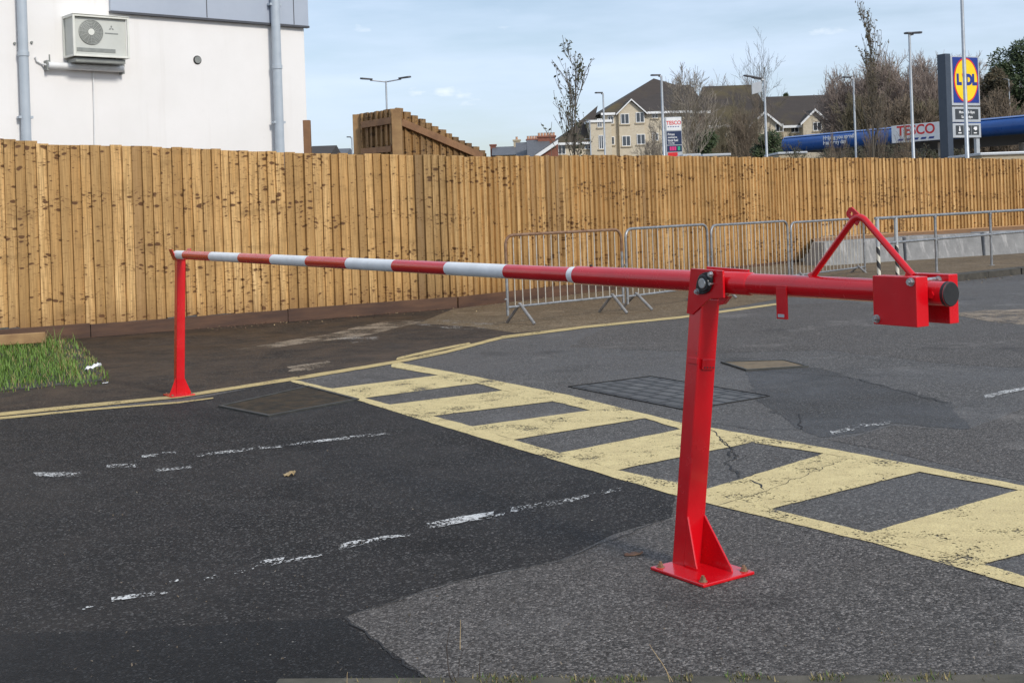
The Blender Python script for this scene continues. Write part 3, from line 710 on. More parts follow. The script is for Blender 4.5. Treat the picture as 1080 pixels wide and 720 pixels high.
# bracket plates at the pivot
def outline(pts, off): return [Q(x, y, off) for x, y in pts]
m = MB(); m.prism(outline([(728.2, 283), (762, 285.5), (763, 314.3), (748.5, 314.8), (730, 331.8), (724, 330.2)], .062), -sd*.010)
m.build('pivot_plate', M['red'], gate, c0, bevel=.0015)
m = MB(); sh = -.075
back = [Q(x, y, -.062) for x, y in ((745, 281.0), (789, 284.5), (786, 300), (764, 314), (745, 318))]
m.prism(back, -sd*.010); m.build('pivot_plate', M['red'], gate, c0, bevel=.0015)
m = MB(); m.prism(outline([(758, 313), (769, 312.5), (762, 321), (757, 322)], .045), -sd*.02); m.build('stop_block', M['red'], gate, c0, bevel=.002)
# pillow bearing: black oval flange, shaft, two nuts, grease nipple
bc = Q(744, 298.5, .063); b1, b2 = Q(751.6, 289.2, .063), Q(737.4, 307.4, .063)
m = MB(); u = (b1-b2).normalized(); v = u.cross(sd)
ov = []
for k in range(28):
    a = 2*math.pi*k/28; rr = .036; x, y = math.cos(a), math.sin(a)
    p = bc+u*(.055*x*(abs(x)**.6))+v*(.039*y) if abs(x) > .5 else bc+u*(.055*x*(abs(x)**.6))+v*(.039*y)
    ov.append(p)
m.prism(ov, sd*.009); m.tube([bc+sd*.008, bc+sd*.016], [.034, .031], 24)
br = m.build('bearing_flange', M['black_iron'], gate, c0, bevel=.002)
m = MB(); m.tube([bc+sd*.01, bc+sd*.020], .0195, 24); m.build('shaft_end', M['zinc'], br, c0, smooth=True, bevel=.002)
for q in (b1, b2):
    m = MB(); m.tube([q+sd*.008, q+sd*.011], .012, 14); m.tube([q+sd*.011, q+sd*.019], .0095, 6); m.tube([q+sd*.019, q+sd*.023], .005, 10); m.build('nut', M['zinc'], br, c0)
m = MB(); q = Q(751.7, 299.3, .063); m.tube([q, q+sd*.014], .004, 8); m.tube([q+sd*.014, q+sd*.018], .006, 8); m.build('grease_nipple', M['zinc'], br, c0)
# boom tubes
def pipe(s0, s1, r, n=32, mb=None):
    mb = mb or MB(); return mb.tube([Pv+ax*s0, Pv+ax*s1], r, n)
sEnd = SP(186); edges = [SP(x) for x in (196, 224, 255, 289, 326.5, 369, 418, 473.5, 536, 603.6)]; sSl = SP(609.5)
rT = .0345
bands = [sEnd+.012]+edges+[SP(609.5)+.05]
for i, (a, b) in enumerate(zip(bands, bands[1:])):
    nm = 'white_band' if i % 2 == 0 else 'red_band'
    if i == 10: a2 = MB(); a2.tube([Pv+ax*a, Pv+ax*(SP(609.5))], rT+.0015, 32); a2.build('white_band', M['white_band'], gate, c0, smooth=True); continue
    pipe(a, b, rT).build(nm, M['white_band'] if i % 2 == 0 else M['red'], gate, c0, smooth=True)
m = MB(); pts = [Pv+ax*(sEnd+.012-.034*math.sin(a)) for a in [k*math.pi/12 for k in range(6)]]; m.tube(pts, [rT*math.cos(k*math.pi/12) for k in range(6)], 32); m.build('end_cap', M['white_band'], gate, c0, smooth=True)
m = MB(); sJ = SP(793)
m.tube([Pv+ax*(sSl), Pv+ax*(sSl+.004), Pv+ax*(SP(730)), Pv+ax*(sJ-.004), Pv+ax*sJ], [.036, .0405, .0425, .0435, .041], 36); m.build('sleeve_tube', M['red'], gate, c0, smooth=True)
m = MB(); q = Pv+ax*(sSl+.10)+up*.0405; m.tube([q, q+up*.008], .008, 6); m.build('set_screw', M['dark'], gate, c0)
sC = SP(1003)
m = MB(); pipe(sJ-.02, sC, .0392, 36, m); m.tube([Pv+ax*(sJ-.001), Pv+ax*(sJ+.006)], [.0425, .039], 36); m.build('tail_tube', M['red'], gate, c0, smooth=True)
m = MB(); m.tube([Pv+ax*(sC-.012), Pv+ax*(sC-.001), Pv+ax*(sC+.003)], [.0397, .0397, .036], 36); m.build('end_bung', M['black'], gate, c0, smooth=True)
# hanging tab
t0, t1 = SP(820.2, 303), SP(831, 304); ta, tb = Q(825.5, 303, .036), Q(825.5, 336.3, .036); hl = (ta-tb).length
m = MB(); mid = (ta+tb)/2
m.obox(mid+sd*.003, ax*(t1-t0)/2, sd*.004, up*hl/2); m.obox(ta-sd*.012+up*.003, ax*(t1-t0)/2, sd*.018, up*.003)
tabo = m.build('padlock_tab', M['red'], gate, c0, bevel=.0012)
m = MB(); m.obox(tb+up*.012+sd*.0075, ax*(t1-t0)*.30, sd*.0008, up*.0055); m.build('slot_inlay', M['sign_grey'], tabo, c0)  # grey inlay stands in for the tab's slot, no opening is cut
# lifting A-frame
f0_, fp, f1_ = Q(856, 293), Q(905.5, 224), Q(963, 291)
u0, u1 = (f0_-fp).normalized(), (f1_-fp).normalized()
m = MB(); m.tube([f0_]+arc(fp, u0, u1, .045, 8)+[f1_], .0115, 16); af = m.build('lifting_frame', M['red'], gate, c0, smooth=True)
m = MB(); w0 = Q(856.5, 291.5); m.tube([w0, w0+(fp-w0).normalized()*.010], [.017, .0125], 16); m.build('weld', M['red'], af, c0, smooth=True)
tc = Q(899.5, 226.5); tu = (Q(893.5, 221)-Q(905, 232)).normalized(); tv = tu.cross(sd)
m = MB(); ring = [(-.036, -.019), (.018, -.019), (.026, -.010), (.026, .010), (.018, .019), (-.036, .019)]
hole = [(.006+.0068*math.cos(a), .0068*math.sin(a)) for a in [2*math.pi*k/12 for k in range(12)]]
def plate_hole(m, outer, hole, o, ux, uy, n, th):
    bm = bmesh.new()
    vo = [bm.verts.new(o+ux*x+uy*y) for x, y in outer]; vh = [bm.verts.new(o+ux*x+uy*y) for x, y in hole]
    ed = [bm.edges.new((vo[i], vo[(i+1) % len(vo)])) for i in range(len(vo))]+[bm.edges.new((vh[i], vh[(i+1) % len(vh)])) for i in range(len(vh))]
    bmesh.ops.triangle_fill(bm, edges=ed, use_beauty=True)
    r = bmesh.ops.extrude_face_region(bm, geom=bm.faces[:]); bmesh.ops.translate(bm, vec=n*th, verts=[v for v in r['geom'] if isinstance(v, bmesh.types.BMVert)])
    bmesh.ops.recalc_face_normals(bm, faces=bm.faces[:]); bm.verts.index_update()
    m.add([v.co.copy() for v in bm.verts], [[v.index for v in f.verts] for f in bm.faces]); bm.free()
plate_hole(m, ring, hole, tc-sd*.003, tu, tv, sd, .006); m.build('lifting_eye', M['red'], af, c0)
# counterweights
fo = .102
TL, TR_, BR, BL = Q(920.6, 290, fo), Q(967.5, 293, fo), Q(966, 346, fo), Q(920.6, 341, fo)
lx = ((TR_-TL).dot(ax)+(BR-BL).dot(ax))/2; lz = ((TL-BL).dot(up)+(TR_-BR).dot(up))/2; cc = (TL+TR_+BR+BL)/4
th = .056
for nm, c in (('front', cc-sd*th/2), ('rear', cc-sd*(fo+.047+.022)+ax*.006)):
    t_ = th if nm == 'front' else .044
    m = MB(); m.obox(c, ax*lx/2, sd*t_/2, up*lz/2); cw = m.build('counterweight', M['red'], gate, c0, bevel=.0025)
    if nm == 'front':
        for (x, y) in ((961, 297.3), (925, 336)):
            q = Q(x, y, fo); mm = MB(); mm.tube([q, q+sd*.003], .0135, 18); mm.tube([q+sd*.003, q+sd*.012], .0115, 6); mm.tube([q+sd*.012, q+sd*.018], .006, 10); mm.build('bolt', M['zinc'], cw, c0)
    else:
        q = RP(990, 295.3, c+sd*t_/2, sd); mm = MB(); mm.tube([q, q+sd*.004], .0135, 18); mm.tube([q+sd*.004, q+sd*.014], .0115, 6); mm.build('bolt', M['zinc'], cw, c0)
for z in (.062, -.062):
    q = cc-sd*.09+up*z*(lz/.154)+ax*(.05 if z > 0 else -.06); mm = MB(); mm.tube([q+sd*.05, q-sd*.08], .007, 10); mm.build('tie_rod', M['zinc'], gate, c0)
q = Pv+ax*((cc-Pv).dot(ax)+lx/2+.006)+sd*.038-up*.002; mm = MB(); mm.tube([q-sd*.006, q+sd*.006], .012, 6); mm.build('nut', M['red'], gate, c0)

# far rest post with cradle
rest = thing('barrier_rest_post', cF, 'slim red rest post with cradle holding the thin end of the boom', 'post')
topF = P(190, 274, YF); pa = (topF-cF).normalized(); L = (topF-cF).length
hw = .034
m = MB(); m.obox(cF+pa*L/2, bd*hw, side*hw, pa*L/2); m.build('post', M['red'], rest, cF, bevel=.004)
m = MB(); m.obox(cF+Z*.008, bd*.10, side*.10, Z*.006); m.build('base_plate', M['red'], rest, cF, bevel=.002)
for sg in (1, -1):
    m = MB(); b = cF+bd*(hw-.006)+side*hw*sg
    m.prism([b+Z*.014, b+side*.055*sg+Z*.014, b+side*.05*sg+Z*.03, b+Z*.15], bd*.006); m.build('gusset', M['red'], rest, cF)
for x in (-1, 1):
    for y in (-1, 1):
        q = cF+bd*.078*x+side*.078*y+Z*.014; m = MB(); m.tube([q, q+Z*.010], .010, 6); m.build('anchor_bolt', M['rusty_bolt'], rest, cF)
cr = topF; m = MB(); m.obox(cr+Z*.003, bd*.045, sd*.040, Z*.004)
for sg, ex in ((1, .035), (-1, .035)):
    b = cr+sd*sg*.040-bd*.04+Z*.0; m.prism([b, b+sd*sg*.006, b+sd*sg*(.006+ex)+Z*.088, b+sd*sg*ex+Z*.088], bd*.085)
m.build('cradle', M['red'], rest, cF, bevel=.001)

# ------------------------------------------------------------------ pedestrian barriers
def ped_barrier(pl, pr, hgt, label, rusty, zb=.20):
    d = (pr-pl); W = d.length; d.normalize(); n = Vector((d.y, -d.x, 0)); org = (pl+pr)/2
    root = thing('crowd_barrier', org, label, 'barrier', 'pedestrian barriers in a row along the yellow line')
    r = .0185; m = MB()
    c = [pl+Z*zb, pr+Z*zb, pr+Z*hgt, pl+Z*hgt]; rr = .14
    legL = [pl+Z*(zb-.10), pl+Z*(hgt-rr)]; topc = arc(pl+Z*hgt, -Z, d, rr, 6)+arc(pr+Z*hgt, -d, -Z, rr, 6)
    cut1 = pl+Z*.62
    if rusty:
        m.cur = 1; m.tube([pl+Z*.72]+topc+[pr+Z*.80], r, 10)
        m.cur = 0; m.tube([pl+Z*(zb-.10), pl+Z*.72], r, 10); m.tube([pr+Z*.80, pr+Z*(zb-.10)], r, 10)
    else: m.tube([pl+Z*(zb-.10)]+topc+[pr+Z*(zb-.10)], r, 10)
    m.tube([pl+Z*zb, pr+Z*zb], .015, 8)
    m.build('frame', [M['galv'], M['rust']], root, org, smooth=True)
    nb = max(9, round(W/.125)); m = MB()
    for i in range(1, nb): q = pl+d*W*i/nb; m.tube([q+Z*zb, q+Z*(hgt-(.0 if .14 < W*i/nb < W-.14 else .03))], .0065, 6)
    m.build('bars', M['galv_pale'], root, org, smooth=True)
    for s in (.10, .90):
        q = pl+d*W*s; m = MB()
        for sg in (1, -1):
            m.tube([q+Z*(zb+.03), q+n*.25*sg+Z*.015], .020, 8)
        m.build('foot', M['galv_dark'], root, org)
    if True:
        for z_ in (.62, .32): m = MB(); m.tube([pl+Z*z_-d*.04, pl+Z*z_+d*.01], .011, 8); m.build('hook', M['galv_dark'], root, org)
    return root
b1l, b1r = G(548, 342), G(648, 330.5); dd = (b1r-b1l).normalized()
def on_line(px, p, d):
    # point of the ground line through p along d under image column px (solved numerically)
    lo, hi = -12, 12
    def col(t):
        w = p+d*t-CAM+Z*.5; return CX+F*w.dot(RV)/w.y
    for _ in range(50):
        mid = (lo+hi)/2
        if col(mid) < px: lo = mid
        else: hi = mid
    return p+d*lo
b4 = G(909, 294); p1l, p1r = on_line(534.5, b1l, dd), on_line(656.5, b1l, dd)
d2 = (b4-p1r); d2.z = 0; d2.normalize()
ped_barrier(p1l, p1r, 1.09, 'pedestrian barrier with rust-brown top rail, at the left end of the row', True, .22)
for (a, b, h, lab) in ((661, 747, 1.09, 'grey galvanised pedestrian barrier just right of the rust-topped one, behind the boom'), (751, 831.5, 1.07, 'galvanised pedestrian barrier directly behind the boom pivot, third in its row'),
                       (835, 911.5, 1.04, 'galvanised pedestrian barrier seen through the red triangular lifting frame')):
    ped_barrier(on_line(a, p1r, d2), on_line(b, p1r, d2), h, lab, False)

# ------------------------------------------------------------------ handrail on the raised pavement
hB, hC = G(988, 287, .115), G(1046, 280, .115); hd = (hC-hB); hs = hd.length; hd.normalize()
def hp_(px): return on_line(px, hB, hd)
rail0 = hp_(924); hr = thing('handrail', hB, 'long galvanised two-rail handrail along the raised pavement', 'handrail')
m = MB(); zt = P(988, 226.8, hB.y).z; zm = P(988, 252, hB.y).z; far = hC+hd*hs*4
def pz(p, z): return Vector((p.x, p.y, z))
rail = m; r = .024
m.tube([pz(rail0, zt), pz(far, zt)], r, 10); m.tube([pz(hp_(927), zm), pz(far, zm)], r*.92, 10); m.build('rail', M['galv'], hr, hB, smooth=True)
for q in [hB, hC]+[hC+hd*hs*k for k in (1, 2, 3, 4)]:
    m = MB(); m.tube([pz(q, .05), pz(q, zt)], .022, 10); m.tube([pz(q, .112), pz(q, .125)], .05, 12); m.tube([pz(q, zt-.045), pz(q, zt+.022)], .03, 10); m.tube([pz(q, zm-.03), pz(q, zm+.03)], .03, 10)
    m.build('post', M['galv'], hr, hB, smooth=True)
for px, zz0 in ((926, .0), (945.5, .02)):
    q = hp_(px); q = Vector((q.x, q.y, 0)); m = MB(); m.tube([q, q+Z*zt], .030, 14)
    o = m.build('taped_post', M['spiral'], hr, q, smooth=True); o.location = q-hB

# ------------------------------------------------------------------ concrete blocks and soil behind
bA, bB = G(865, 287, 0), G(1080, 267, .115); bdv = (bB-bA); bdv.z = 0; bdv.normalize(); bn = Vector((-bdv.y, bdv.x, 0))
marks = [865, 913, 955, 990, 1038, 1082]
pts = []
for px in marks: pts.append(on_line(px, Vector((bA.x, bA.y, 0)), bdv))
while len(pts) < 10: pts.append(pts[-1]+bdv*2.0)
zA, zB = P(868, 255.5, bA.y).z, P(1080, 243, bB.y).z
labs = ['first grey concrete block of the row, with a sloping end against the fence', 'second concrete block of the row, seen through the red lifting frame', 'third concrete block of the row, behind the taped posts',
        'concrete block behind the plain handrail post nearest the counterweight', 'concrete block farthest right in the photo, behind the last handrail post']
for i in range(len(pts)-1):
    a, b = pts[i]+bdv*.012, pts[i+1]-bdv*.012; t = (a-pts[0]).dot(bdv)/((bB-bA).dot(bdv)); zt_ = zA+(zB-zA)*t+random.uniform(-.012, .012); zt2 = zt_+random.uniform(-.008, .008)
    sk = bdv*(.14 if i else .22); j = bn*random.uniform(-.03, .03)
    m = MB()
    front = [a+j, b+j]; bat = bn*.16
    vs = [a+j, b+j, b+j+bn*.62, a+j+bn*.62, a+j+bat+sk+Z*zt_, b+j+bat+sk*.8+Z*zt2, b+j+bn*.55+sk*.8+Z*zt2, a+j+bn*.55+sk+Z*zt_]
    m.add(vs, [[3, 2, 1, 0], [4, 5, 6, 7], [0, 1, 5, 4], [1, 2, 6, 5], [2, 3, 7, 6], [3, 0, 4, 7]])
    o = m.build('concrete_block', M['concrete'], None, (a+b)/2, bevel=.02)
    tag(o, labs[min(i, 4)] if i < 5 else 'concrete block continuing the row beyond the right edge', 'concrete block', 'concrete blocks holding back the soil')
m = MB(); a, b = pts[0]+bn*.5+bdv*.3, pts[-1]+bn*.5; N = 40
rowsA = [a.lerp(b, i/N) for i in range(N+1)]; fq = [f2+fdr2*0.5, fend]
for i in range(N):
    u0, u1 = i/N, (i+1)/N; p0, p1 = rowsA[i], rowsA[i+1]; q0, q1 = fq[0].lerp(fq[1], u0), fq[0].lerp(fq[1], u1)
    za = zA+(zB-zA)*min(1, u0*2); h0 = .50+.03*noise.noise(p0*2); h1 = .50+.03*noise.noise(p1*2)
    m.add([pz(p0, h0), pz(p1, h1), pz(q1, .58), pz(q0, .58)], [[0, 1, 2, 3]])
struct('soil_bank', m, M['soil'])
w = P(957, 249.5, pts[2].y+.6); m = MB(); rg = random.Random(5)
for k in range(60):
    a_ = rg.uniform(0, 6.28); l = rg.uniform(.05, .16); d = Vector((math.cos(a_), math.sin(a_), rg.uniform(.3, 1.6))).normalized(); s_ = d.cross(Z).normalized()*.015
    c = w+Vector((rg.uniform(-.06, .06), rg.uniform(-.06, .06), -.09)); m.add([c-s_*.3, c+d*l*.6-s_, c+d*l, c+d*l*.6+s_, c+s_*.3], [[0, 1, 2, 3, 4]])
tag(m.build('weed', M['grass2'], None, w), 'small green weed growing on top of the concrete blocks', 'plant')

# ------------------------------------------------------------------ grass and small things on the ground
poly = [G(*q) for q in ((-260, 340), (0, 352), (72, 356), (88, 366), (112, 392), (119, 403), (95, 408), (60, 409), (0, 415), (-260, 440))]
def inside(p, poly):
    c = False
    for i in range(len(poly)):
        a, b = poly[i], poly[i-1]
        if (a.y > p.y) != (b.y > p.y) and p.x < (b.x-a.x)*(p.y-a.y)/(b.y-a.y)+a.x: c = not c
    return c
sheet('verge_soil', [(-260, 340), (0, 352), (70, 358), (84, 368), (106, 392), (110, 401), (90, 405), (58, 407), (0, 413), (-260, 438)], .012, M['kerb'], .08, .07, 4)
rg = random.Random(12); m = MB(); x0, x1 = min(p.x for p in poly), max(p.x for p in poly); y0, y1 = min(p.y for p in poly), max(p.y for p in poly)
cnt = 0
while cnt < 26000:
    p = Vector((rg.uniform(x0, x1), rg.uniform(y0, y1), 0))
    if not inside(p, poly): continue
    dn = noise.noise(p*2.2)
    edge = min((p-(a+(b-a)*max(0, min(1, (p-a).dot(b-a)/(b-a).length_squared)))).length for a, b in zip(poly[2:8], poly[3:9]))
    if edge < .25 and rg.random() > .35+edge*2: continue
    cnt += 1
    hgt = (.035+.065*rg.random()+.07*max(0, dn))*(1 if edge > .25 else .5)
    if abs(p.x-(-5.15)) < .25 and p.y > 14.3 and rg.random() < .5: hgt *= 2.4
    a_ = rg.uniform(0, 6.28); d = Vector((math.cos(a_), math.sin(a_), 0)); s_ = Vector((-d.y, d.x, 0))*rg.uniform(.003, .006); le = rg.uniform(.2, .9)*hgt
    q = rg.random(); m.cur = 2 if q < (.10 if edge > .35 else .34) else (1 if q < .42-.3*dn else 0)
    m.add([p-s_, p+s_, p+d*le*.35+Z*hgt*.6+s_*.7, p+d*le+Z*hgt, p+d*le*.35+Z*hgt*.6-s_*.7], [[0, 1, 2, 4], [4, 2, 3]])
tag(m.build('grass', [M['grass1'], M['grass2'], M['grass3']]), 'patch of green grass growing by the fence at the left', 'grass', None, 'stuff')
del_keys = None
def crumple(name, px, py, w, l, mat, label, cat, z=.03, seed=0, rot=.5, hz=.03):
    c = G(px, py); rg = random.Random(seed); m = MB(); nx, ny = 7, 5; cs, sn = math.cos(rot), math.sin(rot)
    vs = []
    for j in range(ny):
        for i in range(nx):
            x = (i/(nx-1)-.5)*l; y = (j/(ny-1)-.5)*w*(1-.5*abs(i/(nx-1)-.5)); h = z+hz*noise.noise(Vector((i*.7, j*.8, seed)))+hz*.8*(i/(nx-1)-.3)
            vs.append(c+Vector((x*cs-y*sn, x*sn+y*cs, max(.006, h))))
    m.add(vs, [[j*nx+i, j*nx+i+1, (j+1)*nx+i+1, (j+1)*nx+i] for j in range(ny-1) for i in range(nx-1)])
    o = m.build(name, mat, None, c, smooth=True); s_ = o.modifiers.new('thick', 'SOLIDIFY'); s_.thickness = .003
    return tag(o, label, cat)
crumple('litter', 98, 394, .08, .15, M['litter'], 'scrap of white plastic litter lying at the edge of the grass', 'litter', .06, 3, .9, .05)
crumple('litter', 111, 405, .03, .05, M['litter'], 'tiny white scrap on the tarmac corner just below the larger litter scrap', 'litter', .012, 4, .2, .01)
crumple('dead_leaf', 668, 585.5, .035, .075, M['leaf_litter'], 'curled brown leaf on the grey asphalt left of the thick red post', 'leaf', .006, 5, .1, .012)
crumple('dead_leaf', 305, 501.5, .05, .06, M['stalk_pale'], 'crumpled pale leaf on the dark tarmac between the two white lines', 'leaf', .01, 6, .4, .02)
lm = MB(); rl = random.Random(31)
for k in range(900):
    if k < 420: t_ = rl.random(); p = f1.lerp(f2, t_*1.0)+Vector((.5, -.85, 0))*(.12+abs(rl.gauss(0, .5)))
    elif k < 640: t_ = rl.random(); p = f0.lerp(f1, t_)+Vector((.5, -.86, 0))*(.1+abs(rl.gauss(0, .35)))
    else: p = K1+kd*rl.uniform(-1.5, 5)-kn*abs(rl.gauss(0, .25))
    a_ = rl.uniform(0, 6.28); s_ = rl.uniform(.010, .030); d = Vector((math.cos(a_), math.sin(a_), rl.uniform(-.2, .5))); e = Vector((-d.y, d.x, rl.uniform(-.3, .3)))*.5
    c_ = Vector((p.x, p.y, .014 if k < 640 else .01)); lm.cur = rl.choice([0, 0, 1]); lm.add([c_-d*s_*.5, c_+e*s_*.6+Z*.004, c_+d*s_*.6+Z*.006, c_-e*s_*.6+Z*.002], [[0, 1, 2, 3]])
tag(lm.build('leaf_litter', [M['leaf_litter'], M['stalk_pale']]), 'scattered small dead leaves along the fence foot and the kerb', 'leaves', None, 'stuff')
gm = MB(); rl = random.Random(77)
for k in range(1500):
    p = G(rl.uniform(-20, 1100), 330+400*rl.random()**.8); s_ = rl.choice([.0022, .003, .003, .0045, .006]); gm.cur = rl.choice([0, 0, 1, 2])
    if noise.noise(p*1.3) < -.12: continue
    pts_ = [Vector((rl.gauss(0, 1), rl.gauss(0, 1), rl.gauss(0, .6))).normalized()*s_ for _ in range(4)]
    c_ = p+Z*(s_*.6+.005); gm.add([c_+q for q in pts_], [[0, 1, 2], [0, 2, 3], [0, 3, 1], [1, 3, 2]])
tag(gm.build('loose_grit', [M['grit'], M['scuff'], M['kerb']]), 'loose grit and tiny stones scattered over the tarmac', 'grit', None, 'stuff')
# concrete edging along the bottom of the frame with moss and weeds
e0, e1_ = G(380, 717.5), G(1080, 713.5); ed = (e1_-e0).normalized(); en = Vector((-ed.y, ed.x, 0)); ea = e0-ed*.25; eb = e1_+ed*2
m = MB(); m.prism([Vector((p.x, p.y, -.03)) for p in (ea, eb, eb-en*.6, ea-en*.6)], (0, 0, .04)); struct('concrete_edging', m, M['edging'], bevel=.004)
rg = random.Random(9); m = MB()
for k in range(1500):
    t = rg.uniform(.55, 2.0) if rg.random() < .8 else rg.uniform(.2, 3.0)
    c = ea+ed*t-en*rg.uniform(.0, .06)*1.0; c.z = .008; m.cur = rg.choice([0, 0, 1, 2])
    if noise.noise(c*9) < -.05: continue
    a_ = rg.uniform(0, 6.28); l = rg.uniform(.006, .024); d = Vector((math.cos(a_), math.sin(a_), 1.4)).normalized(); s_ = Vector((-d.y, d.x, 0)).normalized()*rg.uniform(.001, .003)
    m.add([c-s_, c+s_, c+d*l], [[0, 1, 2]])
tag(m.build('moss', [M['moss'], M['grass2'], M['grass3']]), 'low moss and grass along the concrete edging in the foreground', 'moss', None, 'stuff')
def stalks(name, base_px, lines, label):
    b = G(*base_px); root = thing(name, b, label, 'weed')
    for pts_, rad, mt in lines:
        w3 = [P(x, y, b.y+dy) for x, y, dy in pts_]; m = MB(); fine = []
        for i in range(len(w3)-1):
            for k in range(4): fine.append(w3[i].lerp(w3[i+1], k/4)+Vector((rg.uniform(-1, 1), 0, rg.uniform(-1, 1)))*.0008)
        fine.append(w3[-1]); n = len(fine); m.tube(fine, [rad*(1-.6*i/n) for i in range(n)], 5); m.build('stem', mt, root, b)
stalks('dry_weed', (483, 722), [([(479, 722, 0), (474, 712, 0), (472, 695, .02), (471, 680, .02), (475, 660, .03)], .0022, M['stalk_dark']), ([(482, 720, 0), (477, 708, -.02)], .0018, M['stalk_dark']),
    ([(483, 716, .0), (484, 700, .02), (488, 685, .03), (500, 676, .04)], .0013, M['stalk_dark']), ([(485.5, 684, .03), (485.5, 653, .04)], .0013, M['stalk_pale']), ([(506, 714, 0), (505.5, 702, .01), (507, 692, .01)], .002, M['stalk_dark'])],
    'thin dead weed stems with one pale straw rising from the foreground edging')
stalks('dry_weed', (706, 722), [([(708, 722, 0), (703, 706, 0), (692, 690, .01), (685, 679, .01)], .0014, M['stalk_pale']), ([(712, 722, 0), (706, 712, 0), (701, 704, 0)], .0012, M['stalk_pale']), ([(718, 720, 0), (719, 704, 0)], .0016, M['stalk_dark'])],
    'leaning pale grass stalk in the foreground below the thick red post')
stalks('dry_weed', (366, 723), [([(366, 722, 0), (366.5, 708, 0)], .0012, M['stalk_pale'])], 'single short straw at the dark tarmac edge in the foreground')
# ------------------------------------------------------------------ white building on the left
w0 = P(325, 158, 23.4); w0.z = 0
wd = Vector((1, .865, 0)).normalized(); wn = Vector((wd.y, -wd.x, 0))           # wn: out of the wall, towards the car park
def W(px, py, off=0.0): return RP(px, py, w0+wn*off, wn)
wl = w0-wd*16; HB = 7.2
bld = thing('white_building', w0, 'white rendered building with grey cladding band and two grey downpipes', 'building')
m = MB(); m.prism([wl, w0, w0-wn*9, wl-wn*9], (0, 0, HB)); m.build('wall', M['render_wall'], bld, w0, bevel=.01)
zc0 = W(220, 22).z; s0 = (W(115, 14)-w0).dot(wd)
m = MB(); m.obox(w0+wd*(s0/2+.03)+wn*.035+Z*(zc0+1.3), wd*(-s0/2+.03), wn*.03, Z*1.27); m.build('cladding_panel', M['cladding'], bld, w0)
m = MB(); m.obox(w0+wd*(s0/2+.03)+wn*.045+Z*(zc0+.012), wd*(-s0/2+.035), wn*.045, Z*.018)
for px in (216.5, 308): q = W(px, 20); m.obox(pz(q, zc0+1.3)+wn*.066, wd*.008, wn*.002, Z*1.26)
m.build('flashing', M['clad_edge'], bld, w0)
m = MB(); m.box(-.1, .1, -.1, .1, 0, .01); 
for px, lab in ((25.5, 0), (290.5, 1)):
    q = W(px, 150); q.z = 0; off = .085; m = MB(); c = q+wn*(.15 if lab else .1)
    r = .075 if lab == 0 else .082
    m.tube([c, c+Z*HB], r, 16)
    for z in (2.2, 4.05, 5.9): m.tube([c+Z*z, c+Z*(z+.07)], r+.012, 16)
    pp = m.build('downpipe', M['downpipe'], bld, w0, smooth=True)
    for z in (3.1, 5.2): m = MB(); m.obox(c+Z*z-wn*.02, wd*(r+.035), wn*.05, Z*.02); m.build('bracket', M['downpipe'], pp, w0)
q = W(208, 63.5); m = MB(); m.tube([q+wn*.001, q+wn*.012], .075, 20); vt = m.build('vent', M['dark'], bld, w0)
m = MB(); m.tube([q+wn*.012, q+wn*.03], .058, 20); m.build('vent_cowl', M['ac_grille'], vt, w0)
m = MB(); a = W(98, 73, .03)
m.tube([W(98, 72, .02), W(99, 110, .02), W(100, 160, .02)], .012, 8); m.build('cable', M['plastic'], bld, w0)
for px, py in ((15, 46), (33, 45)): q = W(px, py); m = MB(); m.tube([q, q+wn*.03], .02, 8); m.build('fixing', M['ac_grille'], bld, w0)
# air conditioner
a0, a1 = W(77.5, 40, .42), W(137, 43, .42); aw = (a1-a0).dot(wd); zb_, zt_ = W(77, 59, .42).z, W(77, 14.5, .42).z
ac0 = pz(W(77.5, 60, .42), zb_)
ac = thing('air_conditioner', pz(ac0, zb_), 'cream outdoor air conditioner unit in a wall cage beside the grey cladding', 'air conditioner')
ah = zt_-zb_; X = lambda x, y, z: ac0+wd*x-wn*y+Z*z     # x along, y into the wall, z up
m = MB()
m.obox(X(aw/2, .21, ah/2), wd*(aw/2-.03), wn*.17, Z*(ah/2-.03)); m.build('casing', M['ac_panel'], ac, ac0, bevel=.01)
m = MB(); t = .035
for x in (t/2, aw-t/2):
    for y in (0, .40): m.obox(X(x, y, ah/2), wd*t/2, wn*t/2, Z*ah/2)
for z in (t/2, ah-t/2):
    for y in (0.0, .40): m.obox(X(aw/2, y, z), wd*(aw/2-t), wn*t/2*.98, Z*t/2)
    for x in (t/2, aw-t/2): m.obox(X(x, .2, z), wd*t/2*.98, wn*(.2-t/2), Z*t/2*.98)
m.obox(X(aw/2, .2, ah+.004), wd*aw/2, wn*.23, Z*.006)
m.build('cage', M['ac_white'], ac, ac0, bevel=.004)
fr = ah*.30; fc = (aw*.335, ah*.60)
m = MB(); m.tube([X(fc[0], .038, fc[1]), X(fc[0], .030, fc[1])], fr, 36); fan = m.build('fan_grille', M['ac_grille'], ac, ac0)
m = MB()
for k in range(1, 9):
    rr = fr*k/8.2; m.tube([X(fc[0]+rr*math.cos(a), .024, fc[1]+rr*math.sin(a)) for a in [2*math.pi*j/28 for j in range(28)]], .006, 4, closed=True)
for k in range(16):
    a = 2*math.pi*k/16; m.tube([X(fc[0]+fr*.25*math.cos(a), .024, fc[1]+fr*.25*math.sin(a)), X(fc[0]+fr*math.cos(a), .024, fc[1]+fr*math.sin(a))], .005, 4)
m.build('guard', M['ac_fan'], fan, ac0)
m = MB(); m.tube([X(fc[0], .03, fc[1]), X(fc[0], .018, fc[1])], fr*.26, 20); m.build('hub', M['ac_white'], fan, ac0)
m = MB(); m.obox(X(aw*.42, .036, ah*.17), wd*aw*.34, wn*.004, Z*ah*.045); m.build('louvre', M['ac_grille'], ac, ac0)
